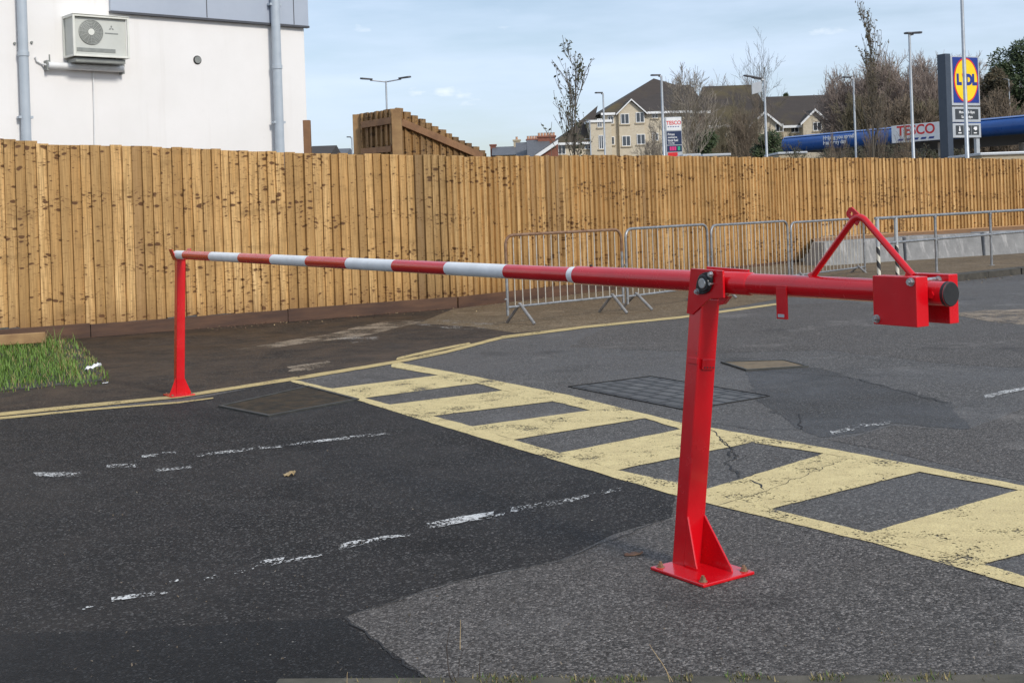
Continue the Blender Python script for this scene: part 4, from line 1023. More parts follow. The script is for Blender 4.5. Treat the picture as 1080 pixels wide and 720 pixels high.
# small red-grey badge, three-lobed mark
m = MB(); bcx, bcz = aw*.70, ah*.72
for a in (90, 210, 330):
    a = R(a); d = (math.cos(a), math.sin(a)); e = (-d[1], d[0])
    m.poly([X(bcx, .037, bcz), X(bcx+(d[0]*.5+e[0]*.3)*.05, .037, bcz+(d[1]*.5+e[1]*.3)*.05), X(bcx+d[0]*.05, .037, bcz+d[1]*.05), X(bcx+(d[0]*.5-e[0]*.3)*.05, .037, bcz+(d[1]*.5-e[1]*.3)*.05)][::-1])
m.obox(X(bcx, .038, bcz-.085), wd*.11, wn*.002, Z*.010)
m.build('badge', M['ac_grille'], ac, ac0)
m = MB(); m.obox(X(aw*.5, .22, -.05), wd*aw*.44, wn*.17, Z*.03); m.build('support_bracket', M['ac_grille'], ac, ac0)
tr0, tr1 = W(50.5, 69, .12), W(130, 73, .12)
tr = thing('pipe_tray', tr0, 'pale drip pipe and tray fixed on the wall just below the air conditioner', 'pipe')
m = MB(); m.tube([tr0, tr1], .055, 14); m.build('pipe', M['plastic'], tr, tr0, smooth=True)
m = MB()
for q in (tr0, tr1): m.obox(q-wn*.06+Z*.0, wd*.02, wn*.07, Z*.08)
m.tube([tr1-wd*.14+Z*.06, tr1-wd*.14+Z*.26], .02, 8); m.tube([tr0+wd*.03, tr0+wd*.03+Z*.17], .012, 6)
m.build('bracket', M['ac_grille'], tr, tr0)
m = MB(); q = W(37.5, 60, .03); m.tube([q, q+wd*.02-Z*.07, q+wd*.10-Z*.11, tr0], .016, 8); m.build('hose', M['plastic'], tr, tr0, smooth=True)

# ------------------------------------------------------------------ lamp posts
def lamp(px, ytop, Y, label, heads, hl=1.2, r=.07, panel=False, tilt=.0, hw=.16):
    t = P(px, ytop, Y); b = Vector((t.x, Y, 0)); root = thing('street_lamp', b, label, 'street lamp', 'street lamps beyond the fence'); hgt = t.z
    m = MB(); m.tube([b, b+Z*1.2, b+Z*1.25, b+Z*hgt], [r*1.5, r*1.5, r*1.05, r*.75], 10); m.build('pole', M['pole'], root, b, smooth=True)
    for sgn, ln in heads:
        d = Vector((sgn, -.15, tilt)).normalized(); n = d.cross(Z).normalized(); u = n.cross(d)
        m = MB(); m.tube([b+Z*(hgt-.05), b+Z*(hgt-.02)+d*(ln-hl*.6)], r*.55, 8); m.build('arm', M['pole'], root, b, smooth=True)
        m = MB(); c = b+Z*(hgt)+d*(ln-hl*.3)
        vs = [(-.5, -.6, -.3), (-.5, .6, -.3), (.3, .9, -.3), (.5, .5, -.25), (.5, -.5, -.25), (.3, -.9, -.3)]
        m.prism([c+d*hl*x+n*hw*y+u*.05*0 for x, y, z in vs], u*.07); m.build('lamp_head', M['lamp_head'], root, b, bevel=.015)
    if panel:
        m = MB(); m.obox(b+Z*(hgt-.42)+Vector((-.40, -.1, 0)), (.24, 0, .06), (0, .03, 0), (0, 0, .27)); m.build('panel', M['sign_grey'], root, b, bevel=.02)
    return root
lamp(407, 85.5, 63, 'tall street lamp with two arms, standing behind the raised fence corner', [(-1, 1.15), (1, 1.15)], .62, .06, tilt=.09)
lamp(636, 98.5, 72, 'street lamp with one short head in front of the cream building', [(-1, .38)], .45, .06)
lamp(697.5, 80, 64, 'street lamp with one short head, standing just left of the fuel price sign', [(-1, .45)], .5, .075)
lamp(806, 83.5, 62, 'street lamp with dark heads and a pale square panel, by the tall bare tree', [(-1, .55), (-.8, .95)], .55, .065, True, .12)
lamp(900, 82, 66, 'street lamp standing in front of the left part of the blue canopy', [(-1, .5)], .5, .06)
lamp(959, 36, 52, 'tall street lamp in front of the white sign on the blue canopy', [(1, .42), (-1, .12)], .42, .065)
lamp(1014, -14, 42, 'nearest street lamp pole, running past the top edge in front of the yellow disc sign', [(-1, .7)], .6, .07)
lamp(622, 127, 95, 'short distant lamp post left of the cream building entrance bay', [(-1, .4)], .4, .06)
lamp(371, 145, 90, 'small distant lamp post peeking over the fence left of the raised fence corner', [(-1, .3)], .3, .06)
lamp(1064, 84, 110, 'thin far lamp post in front of the dark evergreen trees at the right', [(-1, .4)], .4, .05)
lamp(994, 101, 80, 'thin lamp post at the left edge of the yellow and blue sign', [(1, .3)], .35, .05)

# ------------------------------------------------------------------ signs
def pbox(m, x0, y0, x1, y1, Y, d0, d1, xd):      # box covering a pixel rectangle on a plane with direction xd
    pass
# fuel price sign
Y = 65; a = P(700.5, 124, Y); b = P(720, 163, Y); base = Vector(((a.x+b.x)/2, Y, 0)); wS = (b.x-a.x)-.03
ps = thing('price_sign', base, 'fuel price sign with white top, navy middle and pink and green digits', 'sign')
zt_ = a.z; pxs = Y/F
m = MB(); m.box(base.x-wS/2, base.x+wS/2, Y-.10, Y+.10, 0, zt_); m.build('sign_body', M['sign_grey'], ps, base, bevel=.02)
def face(nm, z0, z1, mt, dy=.115, x0=-.5, x1=.5):
    m = MB(); m.box(base.x+wS*x0, base.x+wS*x1, Y-dy, Y-.1005, z0, z1); return m.build(nm, M[mt], ps, base)
zf = lambda py: zt_-(py-124)*pxs
fw = face('white_panel', zf(138), zf(124.6), 'sign_white', x0=-.42, x1=.47)
text_mesh('lettering', 'TESCO', .27, M['sign_red'], fw, (base.x+.02, Y-.118, zf(130.3)), (1, 0, 0), Z, base, sx=.9, bold=.006)
m = MB()
for k in range(5): m.prism([Vector((base.x-.30+k*.125+dx, Y-.118, zf(134.2)+dz)) for dx, dz in ((0, -.02), (.07, -.02), (.09, .02), (.02, .02))], (0, -.004, 0))
m.build('underline_mark', M['sign_blue'], fw, base)
fn = face('navy_panel', zf(153), zf(139), 'navy', x0=-.42, x1=.47)
for tx, py, sz in (('Prices', 142.3, .17), ('matched to', 145.4, .12), ('local fuel', 148.6, .17), ('every day', 151.4, .10)):
    text_mesh('lettering', tx, sz, M['sign_white'], fn, (base.x-wS*.36, Y-.118, zf(py)), (1, 0, 0), Z, base, align='LEFT', sx=.85, bold=.003)
fd = face('digit_panel', zf(160.5), zf(154), 'navy', x0=-.42, x1=.47)
for k in range(3):
    m = MB(); m.box(base.x-wS*.26+k*.115, base.x-wS*.26+k*.115+.09, Y-.122, Y-.1155, zf(159.3), zf(155.2)); m.build('digit', M['sign_pink'], fd, base, bevel=.02)
m = MB(); m.box(base.x+wS*.22, base.x+wS*.36, Y-.122, Y-.1155, zf(159.3), zf(155.2)); m.build('digit', M['sign_green'], fd, base, bevel=.02)
face('red_panel', zf(166), zf(161.3), 'sign_red', x0=-.38, x1=.2)
face('lower_panel', .3, zf(168), 'navy', x0=-.42, x1=.47)

# supermarket pylon sign
Y = 60.0; py0 = P(994, 57, Y); xd = Vector((1, .50, 0)).normalized(); xn = Vector((xd.y, -xd.x, 0))
o0 = Vector((P(996, 110, Y).x, Y, 0))
pl = thing('pylon_sign', o0, 'tall shop pylon sign with yellow disc on blue panel and dark post', 'sign')
def S(px, py, off=0): return RP(px, py, o0+xn*off, xn)
sx_ = lambda px: (S(px, 110)-o0).dot(xd)
m = MB(); z1 = py0.z
m.obox(o0+xd*.16+xn*(-.10)+Z*z1/2, xd*.17, xn*.26, Z*z1/2); m.build('post', M['pylon'], pl, o0, bevel=.02)
xa, xb = sx_(1003), sx_(1031)
ztp, zb1 = S(1003, 59.5).z, S(1003, 111.5).z
def panel(nm, x0, x1, z0, z1, mt, y0, y1, par=pl):
    m = MB(); m.obox(o0+xd*(x0+x1)/2+xn*(y0+y1)/2+Z*(z0+z1)/2, xd*(x1-x0)/2, xn*(y1-y0)/2, Z*(z1-z0)/2); return m.build(nm, M[mt], par, o0, bevel=.006)
box1 = panel('logo_box', xa-.06, xb+.04, zb1, ztp, 'sign_grey', -.15, .12)
lp = panel('logo_panel', xa+.05, xb-.03, zb1+.12, ztp-.05, 'sign_blue', .1205, .135, box1)
cx, cz = (xa+xb)/2+.01, (ztp+zb1)/2+.03; RX, RZ = (xb-xa)*.455, (ztp-zb1)*.455
def disc(nm, rx, rz, mt, y0, y1, par):
    m = MB(); m.prism([o0+xd*(cx+rx*math.cos(a))+xn*y0+Z*(cz+rz*math.sin(a)) for a in [2*math.pi*k/48 for k in range(48)]], xn*(y1-y0)); return m.build(nm, M[mt], par, o0)
disc('red_ring', RX, RZ, 'sign_red', .1355, .142, lp); disc('yellow_disc', RX*.91, RZ*.93, 'sign_yellow', .1425, .149, lp)
ls = .66
for ch, fx, fz, sc_ in (('L', -.27, 0, 1.0), ('D', .10, 0, 1.0), ('L', .31, 0, 1.0)):
    text_mesh('lettering', ch, ls*sc_, M['sign_blue'], lp, o0+xd*(cx+(xb-xa)*fx)+xn*.151+Z*(cz+fz), xd, Z, o0, sx=.88, bold=.05)
text_mesh('lettering', 'i', ls*.9, M['sign_red'], lp, o0+xd*(cx-(xb-xa)*.085)+xn*.153+Z*(cz+.1), (xd+Z*.3), (Z-xd*.3), o0, sx=.9, bold=.04)
z2, z3 = S(1003, 113).z, S(1003, 129).z; z4 = S(1003, 145.5).z
for (za, zb_, lines, icons) in ((z3, z2, ('Mon-Sat 8-10pm', 'Sun 10-4pm'), 0), (z4, z3-.06, (), 1)):
    bx = panel('info_box', xa-.06, xb+.04, za, zb_, 'sign_grey', -.15, .12); ip = panel('info_panel', xa+.12, xb-.10, za+.12, zb_-.10, 'sign_dark', .1205, .13, bx)
    for k, tx in enumerate(lines): text_mesh('lettering', tx, .17, M['sign_white'], ip, o0+xd*cx+xn*.133+Z*((za+zb_)/2+.10-.22*k), xd, Z, o0, sx=.88, bold=.004)
    if icons:
        wdt = (xb-xa-.22)/3
        for k in range(3):
            x = xa+.12+wdt*(k+.5); zc = (za+zb_)/2+.07
            if k: panel('divider', x-wdt/2-.008, x-wdt/2+.008, za+.12, zb_-.10, 'sign_grey', .1305, .133, ip)
            m = MB()
            if k == 0: pts_ = [(-.05, -.1), (.05, -.1), (.05, -.02), (.03, .04), (.03, .12), (-.03, .12), (-.03, .04), (-.05, -.02)]
            elif k == 1: pts_ = [(-.12, -.08), (.12, -.08), (.12, .02), (.06, .10), (-.06, .10), (-.12, .02)]
            else: pts_ = [(-.12, .0), (-.05, .10), (.12, .10), (.12, -.04), (.0, -.08), (-.06, -.03)]
            m.prism([o0+xd*(x+px_)+xn*.133+Z*(zc+pz_) for px_, pz_ in pts_], xn*.004); m.build('icon', M['sign_white'], ip, o0)
            m = MB(); m.obox(o0+xd*x+xn*.134+Z*(zc-.19), xd*.10, xn*.003, Z*.025); m.build('icon', M['sign_white'], ip, o0)
x = sx_(1030); m = MB(); m.obox(o0+xd*(x-.02)-xn*.05+Z*z4/2, xd*.11, xn*.08, Z*z4/2); m.build('post', M['sign_grey'], pl, o0, bevel=.01)

# ------------------------------------------------------------------ filling station canopy
cA, cB = P(829, 148, 85), P(1080, 125, 70); zc1 = 5.55; zc0_ = 4.55
cA.z = cB.z = 0; cdv = (cB-cA).normalized(); cnv = Vector((cdv.y, -cdv.x, 0)); Lc = (cB-cA).length+14
can = thing('station_canopy', cA, 'long blue rounded filling station canopy with white shop sign', 'canopy')
def CP(s, d, z): return cA+cdv*s-cnv*d+Z*z
m = MB(); prof = []
for k in range(9):
    a = math.pi/2-math.pi*k/8; prof.append((-.5*math.cos(a)*.9, (zc1+zc0_)/2+(zc1-zc0_)/2*math.sin(a)))
n = len(prof); vs = [CP(0, d, z) for d, z in prof]+[CP(Lc, d, z) for d, z in prof]
m.add(vs, [[k, k+1, n+k+1, n+k] for k in range(n-1)]); m.add([CP(0, d, z) for d, z in prof], [list(range(n))[::-1]])
m.prism([CP(0, 0, zc0_), CP(0, 0, zc1), CP(0, 14, zc1), CP(0, 14, zc0_)], cdv*-.15)
m.prism([CP(0, 0.001, zc1-.02), CP(Lc, .001, zc1-.02), CP(Lc, 14, zc1-.02), CP(0, 14, zc1-.02)], Z*.02)
m.build('fascia', M['canopy_blue'], can, cA, smooth=True)
m = MB(); m.prism([CP(.01, -.02, zc0_+.02), CP(Lc, -.02, zc0_+.02), CP(Lc, 14, zc0_+.02), CP(.01, 14, zc0_+.02)], Z*.1); m.build('soffit', M['soffit'], can, cA)
m = MB(); m.prism([CP(0, -.28, zc1-.06), CP(Lc, -.28, zc1-.06), CP(Lc, -.0, zc1+.03), CP(0, -.0, zc1+.03)], Z*.012); m.build('top_trim', M['sign_white'] if False else M['canopy_blue'], can, cA)
for s in (2.2, 10, 18, 26):
    for d in (3, 11): m = MB(); m.tube([CP(s, d, 0), CP(s, d, zc0_+.02)], .17, 12); m.build('column', M['sign_white'], can, cA, smooth=True)
def cs(px, py=140):
    return (RP(px, py, cA+cnv*.45, cnv)-cA).dot(cdv)
s0, s1 = cs(941), cs(992); m = MB(); m.prism([CP(s0, -.40, zc0_+.02), CP(s1, -.40, zc0_+.02), CP(s1, -.40, zc1+.06), CP(s0, -.40, zc1+.06)], cnv*.12); sp = m.build('sign_panel', M['sign_white'], can, cA, bevel=.02)
text_mesh('lettering', 'TESCO', .80, M['sign_red'], sp, CP((s0+s1)/2+.05, -.525, 5.24), cdv, Z, cA, sx=1.12, bold=.02)
m = MB()
for k in range(5):
    x = (s0+s1)/2+.05-1.35+k*.56; m.prism([CP(x+dx, -.525, 4.74+dz) for dx, dz in ((0, -.06), (.36, -.06), (.44, .06), (.08, .06))], cnv*.006)
m.build('underline_mark', M['sign_blue'], sp, cA)
s2 = cs(868)
for tx, z in (('Helping you spend', 5.24), ('less every day', 4.93)):
    text_mesh('lettering', tx, .34, M['sign_white'], can, CP(s2, -.475, z), cdv, Z, cA, align='LEFT', sx=1.0, bold=.012)
# low flat roofed kiosks whose roof edges show over the fence
def kiosk(px0, px1, py, Y, label, dep=4, mt='sign_grey', hh=None):
    a, b = P(px0, py, Y), P(px1, py, Y); z = max(a.z, b.z) if hh is None else hh; base = Vector(((a.x+b.x)/2, Y, 0)); t = thing('kiosk', base, label, 'kiosk')
    m = MB(); m.box(a.x, b.x, Y+.1, Y+dep, 0, z-.13); m.build('wall', M['stone_buff'], t, base)
    m = MB(); m.box(a.x-.1, b.x+.1, Y, Y+dep+.1, z-.13, z); m.build('roof', M[mt], t, base, bevel=.03)
    m = MB(); m.box((a.x+b.x)/2-.45, (a.x+b.x)/2+.45, Y+.06, Y+.0995, 0, 2.0); m.build('door', M['sign_dark'], t, base)
kiosk(722, 737, 162.5, 60, 'low kiosk with white roof edge just right of the fuel price sign')
kiosk(743, 769, 162.5, 66, 'wider low kiosk with pale roof edge under the bare bushes')
kiosk(822, 850, 160.5, 74, 'low kiosk with white roof edge under the left end of the blue canopy')
kiosk(1036, 1120, 161, 55, 'low grey-roofed kiosk at the right edge under the blue canopy', 4, 'sign_grey')
# ------------------------------------------------------------------ houses
def window(m_parent, x, z, w, h, yf, org, xd=Vector((1, 0, 0)), o=None, mull=1):
    """upvc window on a facade: frame part with panes as sub-part; (x,z) centre along xd from o, yf = distance in front"""
    n = Vector((xd.y, -xd.x, 0)); c = o+xd*x+Z*z+n*yf; t = .07
    m = MB()
    for sx in (-1, 1): m.obox(c+xd*sx*(w/2-t/2)+n*.03, xd*t/2, n*.05, Z*h/2)
    for sz in (-1, 1): m.obox(c+Z*sz*(h/2-t/2)+n*.03, xd*(w/2-t), n*.048, Z*t/2)
    for k in range(1, mull+1): m.obox(c+xd*(-w/2+w*k/(mull+1))+n*.03, xd*t*.5, n*.045, Z*(h/2-t))
    f = m.build('window', M['upvc'], m_parent, org)
    m = MB(); m.obox(c+n*.005, xd*(w/2-.02), n*.012, Z*(h/2-.02)); m.build('pane', M['glass'], f, org)
    m = MB(); m.obox(c-Z*(h/2+.08)+n*.05, xd*(w/2+.12), n*.09, Z*.07); m.build('sill', M['stone_buff'], f, org)
    return f
D = 150.0; k_ = D/F
xd = Vector((1, .10, 0)).normalized(); an = Vector((xd.y, -xd.x, 0))
ao = P(682, 120, D); ao.z = 0
ap = thing('apartment_building', ao, 'cream stone apartment building with dark hipped roof, front gable and white windows', 'building')
def A_(px, py, off=0.0):
    p = RP(px, py, ao+an*off, an); return (p-ao).dot(xd), p.z
def AX(x, z, d=0.0): return ao+xd*x+Z*z-an*d
xl, ze = A_(637.5, 121.5); xr, _ = A_(727, 114); ze2 = A_(682, 117.5)[1]
m = MB(); m.prism([AX(xl, 0), AX(xr, 0), AX(xr, ze2), AX(xl, ze2)], -an*16); m.build('wall', M['stone_cream'], ap, ao)
# gable bay
g0, g1_, gz = A_(652.5, 121.5, .5)[0], A_(679, 118, .5)[0], A_(665.5, 104.5, .5)[1]; gm = (g0+g1_)/2
m = MB(); m.prism([AX(g0, 0, -.5), AX(g1_, 0, -.5), AX(g1_, ze2-.1, -.5), AX(gm, gz-.25, -.5), AX(g0, ze2-.1, -.5)], -an*.498); m.build('wall', M['stone_cream'], ap, ao)
# roof: hip
ov = .5; rx, rz = A_(693, 81, -6)
def R3(x, z, d): return AX(x, z, d)
e = [R3(xl-ov, ze2-.1, -ov), R3(xr+ov, ze2-.1, -ov), R3(xr+ov, ze2-.1, 16.5), R3(xl-ov, ze2-.1, 16.5)]
ra, rb = R3(rx, rz, 8), R3(rx+3.2, rz-1.0, 8)
m = MB(); m.add(e+[ra, rb], [[0, 1, 5, 4], [1, 2, 5], [2, 3, 4, 5], [3, 0, 4], [3, 2, 1, 0]]); roof = m.build('roof', M['roof_brown'], ap, ao)
# gable roof (two slopes) and white barge boards
bk = 6.0; m = MB()
pL, pR, pT = AX(g0-.35, ze2-.25, -.85), AX(g1_+.35, ze2-.25, -.85), AX(gm, gz, -.85)
for a, b in ((pL, pT), (pT, pR)):
    m.add([a, b, b-an*bk, a-an*bk], [[0, 1, 2, 3]]); m.add([a-Z*.12, b-Z*.12, b-an*bk-Z*.12, a-an*bk-Z*.12], [[3, 2, 1, 0]])
m.build('gable_roof', M['roof_brown'], roof, ao)
m = MB()
for a, b in ((pL, pT), (pT, pR)): m.prism([a-Z*.17, b-Z*.17, b, a], an*.05)
m.prism([AX(xl-ov, ze2-.34, -ov-.02), AX(g0-.4, ze2-.34, -ov-.02), AX(g0-.4, ze2-.08, -ov-.02), AX(xl-ov, ze2-.08, -ov-.02)], an*.05)
m.prism([AX(g1_+.4, ze2-.34, -ov-.02), AX(xr+ov, ze2-.34, -ov-.02), AX(xr+ov, ze2-.08, -ov-.02), AX(g1_+.4, ze2-.08, -ov-.02)], an*.05)
m.build('barge_board', M['upvc'], ap, ao)
for px, py, w, h, off, mu in ((644, 126.5, .68, .9, 0, 1), (659, 125.5, 1.0, 1.2, .5, 1), (675, 124, 1.0, 1.2, .5, 1), (690.5, 121, .75, .85, 0, 1),
                             (645, 148.5, .68, .95, 0, 1), (660.5, 148.8, 1.0, 1.2, .5, 1), (676, 147, 1.0, 1.2, .5, 1), (691, 144.5, .75, .9, 0, 1)):
    x, z = A_(px, py, off); window(ap, x, z, w, h, off, ao, xd, ao, mu)
# stepped lower wing to the left
x0, x1 = A_(587, 150, 1)[0], xl; zw = A_(606, 150, 1)[1]
bx0 = A_(623, 140, 2.2)[0]; zbay = A_(630, 124, 2.2)[1]
m = MB(); m.prism([AX(bx0, 0, -2), AX(xl+.4, 0, -2), AX(xl+.4, zbay-.3, -2), AX(bx0, zbay-.3, -2)], -an*8); m.build('wall', M['stone_cream'], ap, ao)
m = MB(); m.prism([AX(bx0-.2, zbay-.55, -2.2), AX(xl+.5, zbay-.55, -2.2), AX(xl+.5, zbay-.28, -2.2), AX(bx0-.2, zbay-.28, -2.2)], -an*8.2); m.build('fascia_board', M['upvc'], ap, ao)
m = MB(); m.prism([AX(x0, 0, -1.2), AX(bx0-.02, 0, -1.2), AX(bx0-.02, zw, -1.2), AX(x0, zw, -1.2)], -an*10); m.build('wall', M['stone_cream'], ap, ao)
zq = A_(622, 124, -4)[1]
m = MB(); q = [AX(x0-.4, zw-.05, -1.7), AX(bx0-.03, zw-.05, -1.7), AX(bx0-.03, zw-.05, 9), AX(x0-.4, zw-.05, 9)]; t0, t1 = AX(A_(612, 131, -4)[0], zq-.6, 4), AX(bx0+2.0, zq+1.4, 4)
m.add(q+[t0, t1], [[0, 1, 5, 4], [1, 2, 5], [2, 3, 4, 5], [3, 0, 4], [3, 2, 1, 0]]); m.build('roof', M['roof_brown'], ap, ao)
m = MB(); m.prism([AX(x0-.4, zw-.32, -1.72), AX(bx0-.03, zw-.32, -1.72), AX(bx0-.03, zw-.06, -1.72), AX(x0-.4, zw-.06, -1.72)], an*.05); m.build('fascia_board', M['upvc'], ap, ao)
for px, py, w, h, off in ((620, 152, .8, 1.2, 1.2), (592.5, 158, .9, 1.1, 1.2), (632.5, 130, .55, 1.0, 2.0), (634, 150, .55, 1.6, 2.0)):
    x, z = A_(px, py, off); window(ap, x, z, w, h, off, ao, xd, ao, 1)

# long brown-roofed terrace behind the bare bushes
D2 = 165.0; to = P(800, 140, D2); to.z = 0
tb = thing('terraced_houses', to, 'brown roofed cream terrace half hidden behind bare bushes, with two front gables', 'building')
tz = lambda px, py, d=0: P(px, py, D2+d).z
tx_ = lambda px, d=0: P(px, 130, D2+d).x
def ridge_block(px0, px1, pyr, pye, d0, dep, wm):
    x0, x1 = tx_(px0, d0), tx_(px1, d0); ze_ = tz((px0+px1)/2, pye, d0); zr = tz((px0+px1)/2, pyr, d0+dep/2); y0 = D2+d0
    m = MB(); m.box(x0, x1, y0, y0+dep, 0, ze_); m.build('wall', wm, tb, to)
    m = MB(); a = .5
    m.add([(x0-a, y0-a, ze_-.1), (x1+a, y0-a, ze_-.1), (x1+a, y0+dep+a, ze_-.1), (x0-a, y0+dep+a, ze_-.1), (x0+1, y0+dep/2, zr), (x1-1, y0+dep/2, zr)], [[0, 1, 5, 4], [1, 2, 5], [2, 3, 4, 5], [3, 0, 4], [3, 2, 1, 0]])
    m.build('roof', M['roof_brown'], tb, to)
    m = MB(); m.box(x0-a, x1+a, y0-a-.06, y0-a-.005, ze_-.4, ze_-.08); m.build('fascia_board', M['upvc'], tb, to)
    return x0, x1, ze_, y0
ridge_block(716, 745, 89.5, 117, 2, 14, M['brick_dark'])
A1 = ridge_block(744, 815, 90, 131, 4, 16, M['stone_cream'])
A2 = ridge_block(812, 905, 100.5, 131, 0, 14, M['stone_cream'])
def gable(px0, px1, pyb, pyt, d, wins):
    x0, x1 = tx_(px0, d), tx_(px1, d); zb_ = tz((px0+px1)/2, pyb, d); zt_ = tz((px0+px1)/2, pyt, d); y = D2+d; xm = (x0+x1)/2
    m = MB(); m.prism([(x0, y, 0), (x1, y, 0), (x1, y, zb_), (xm, y, zt_-.2), (x0, y, zb_)], (0, 3.5, 0)); m.build('wall', M['stone_cream'], tb, to)
    m = MB(); pl_, pr_, pt_ = Vector((x0-.4, y-.4, zb_-.3)), Vector((x1+.4, y-.4, zb_-.3)), Vector((xm, y-.4, zt_+.1))
    for a, b in ((pl_, pt_), (pt_, pr_)): m.prism([a, b, b+Vector((0, 6, 0)), a+Vector((0, 6, 0))], Z*.1)
    m.build('gable_roof', M['roof_brown'], tb, to)
    m = MB()
    for a, b in ((pl_, pt_), (pt_, pr_)): m.prism([a-Z*.22, b-Z*.22, b+Z*.1, a+Z*.1], (0, -.06, 0))
    m.build('barge_board', M['upvc'], tb, to)
    for px, py, w, h in wins:
        p = P(px, py, D2+d); window(tb, p.x, p.z, w, h, 0, to, Vector((1, 0, 0)), Vector((0, y, 0)), 1)
gable(847, 872, 128, 116.5, -1.2, [(862, 133.5, 1.1, 1.1)])
gable(792, 821, 131, 119, -1.2, [(822, 135, 1.0, 1.0)])
for px, py, w, h, d in ((779, 139, 1.7, 1.4, 4), (762, 139, 1.0, 1.4, 4), (838, 136, 1.1, 1.0, 0), (728, 120, 1.0, .9, 2), (764, 158, 1.2, .8, 4)):
    p = P(px, py, D2+d); window(tb, p.x, p.z, w, h, 0, to, Vector((1, 0, 0)), Vector((0, D2+d, 0)), 1)
# small houses far left
def house(label, px0, px1, ye, yr, Y, wall, roofm, chimneys, slope=None, gable_=False):
    x0, x1 = P(px0, ye, Y).x, P(px1, ye, Y).x; ze_ = P((px0+px1)/2, ye, Y).z; zr = P((px0+px1)/2, yr, Y+4).z; b = Vector(((x0+x1)/2, Y, 0)); t = thing('house', b, label, 'house', None)
    m = MB()
    if gable_:
        m.prism([(x0, Y, 0), (x1, Y, 0), (x1, Y, ze_), (x1, Y, zr), (x0, Y, ze_)][0:2]+[Vector((x1, Y, zr-.1)), Vector((x0, Y, ze_-.1))], (0, 8, 0))
        m.build('wall', wall, t, b)
        m = MB(); m.prism([(x0-.4, Y-.4, ze_-.35), (x1, Y-.4, zr-.35), (x1, Y-.4, zr), (x0-.4, Y-.4, ze_)], (0, .1, 0)); m.build('barge_board', M['upvc'], t, b)
        m = MB(); m.prism([(x0-.4, Y-.28, ze_), (x1, Y-.28, zr), (x1, Y-.28, zr+.1), (x0-.4, Y-.28, ze_+.1)], (0, 9, 0)); m.build('roof', roofm, t, b)
    else:
        m.box(x0, x1, Y, Y+8, 0, ze_); m.build('wall', wall, t, b)
        m = MB(); a = .3; m.add([(x0-a, Y-a, ze_-.05), (x1+a, Y-a, ze_-.05), (x1+a, Y+8+a, ze_-.05), (x0-a, Y+8+a, ze_-.05), (x0-a, Y+4, zr), (x1+a, Y+4, zr)], [[0, 1, 5, 4], [1, 2, 5], [2, 3, 4, 5], [3, 0, 4], [3, 2, 1, 0]])
        rf_ = m.build('roof', roofm, t, b)
    for (c0_, c1_, yt, yb, mt, npots) in chimneys:
        cx0, cx1 = P(c0_, yt, Y+4).x, P(c1_, yt, Y+4).x; zt = P((c0_+c1_)/2, yt, Y+4).z; zb_ = P((c0_+c1_)/2, yb, Y+4).z-2.5
        m = MB(); m.box(cx0, cx1, Y+3.6, Y+4.5, zb_, zt-.15); m.box(cx0-.08, cx1+.08, Y+3.52, Y+4.58, zt-.148, zt); ch = m.build('chimney', mt, t, b)
        for k in range(npots):
            x = cx0+(cx1-cx0)*(k+.5)/npots; m = MB(); m.tube([(x, Y+4.05, zt), (x, Y+4.05, zt+.28), (x, Y+4.05, zt+.30)], [.13, .11, .14], 10); m.build('chimney_pot', M['terracotta'], ch, b, smooth=True)
    return t
house('low slate-roofed house with a buff stone chimney, left of the brick chimneys', 522, 556, 163, 154.5, 125, M['stone_buff'], M['slate'], [(541.5, 548.5, 147.5, 163, M['stone_buff'], 1), (517, 523, 152.5, 163, M['brick'], 0)])
house('slate-roofed terrace house with a wide brick chimney of four pots, next to the buff chimney', 548, 568, 167, 150, 118, M['brick'], M['slate'], [(555.5, 567, 146.8, 160, M['brick'], 4)])
house('terrace house with the tallest brick chimney and sloping slate roof', 560, 578, 166, 147.5, 114, M['brick'], M['slate'], [(567, 585.5, 143.5, 160, M['brick'], 6)])
house('red brick end house with a white barge board along its sloping gable', 569, 589, 163.5, 150.5, 110, M['brick'], M['slate'], [], gable_=True)
house('small dark-roofed house showing between the timber post and the raised fence', 326, 346, 162, 154, 120, M['brick'], M['roof_brown'], [])
house('tiny pale house roof showing just left of the raised fence corner', 347, 362, 163, 157, 135, M['stone_buff'], M['slate'], [])

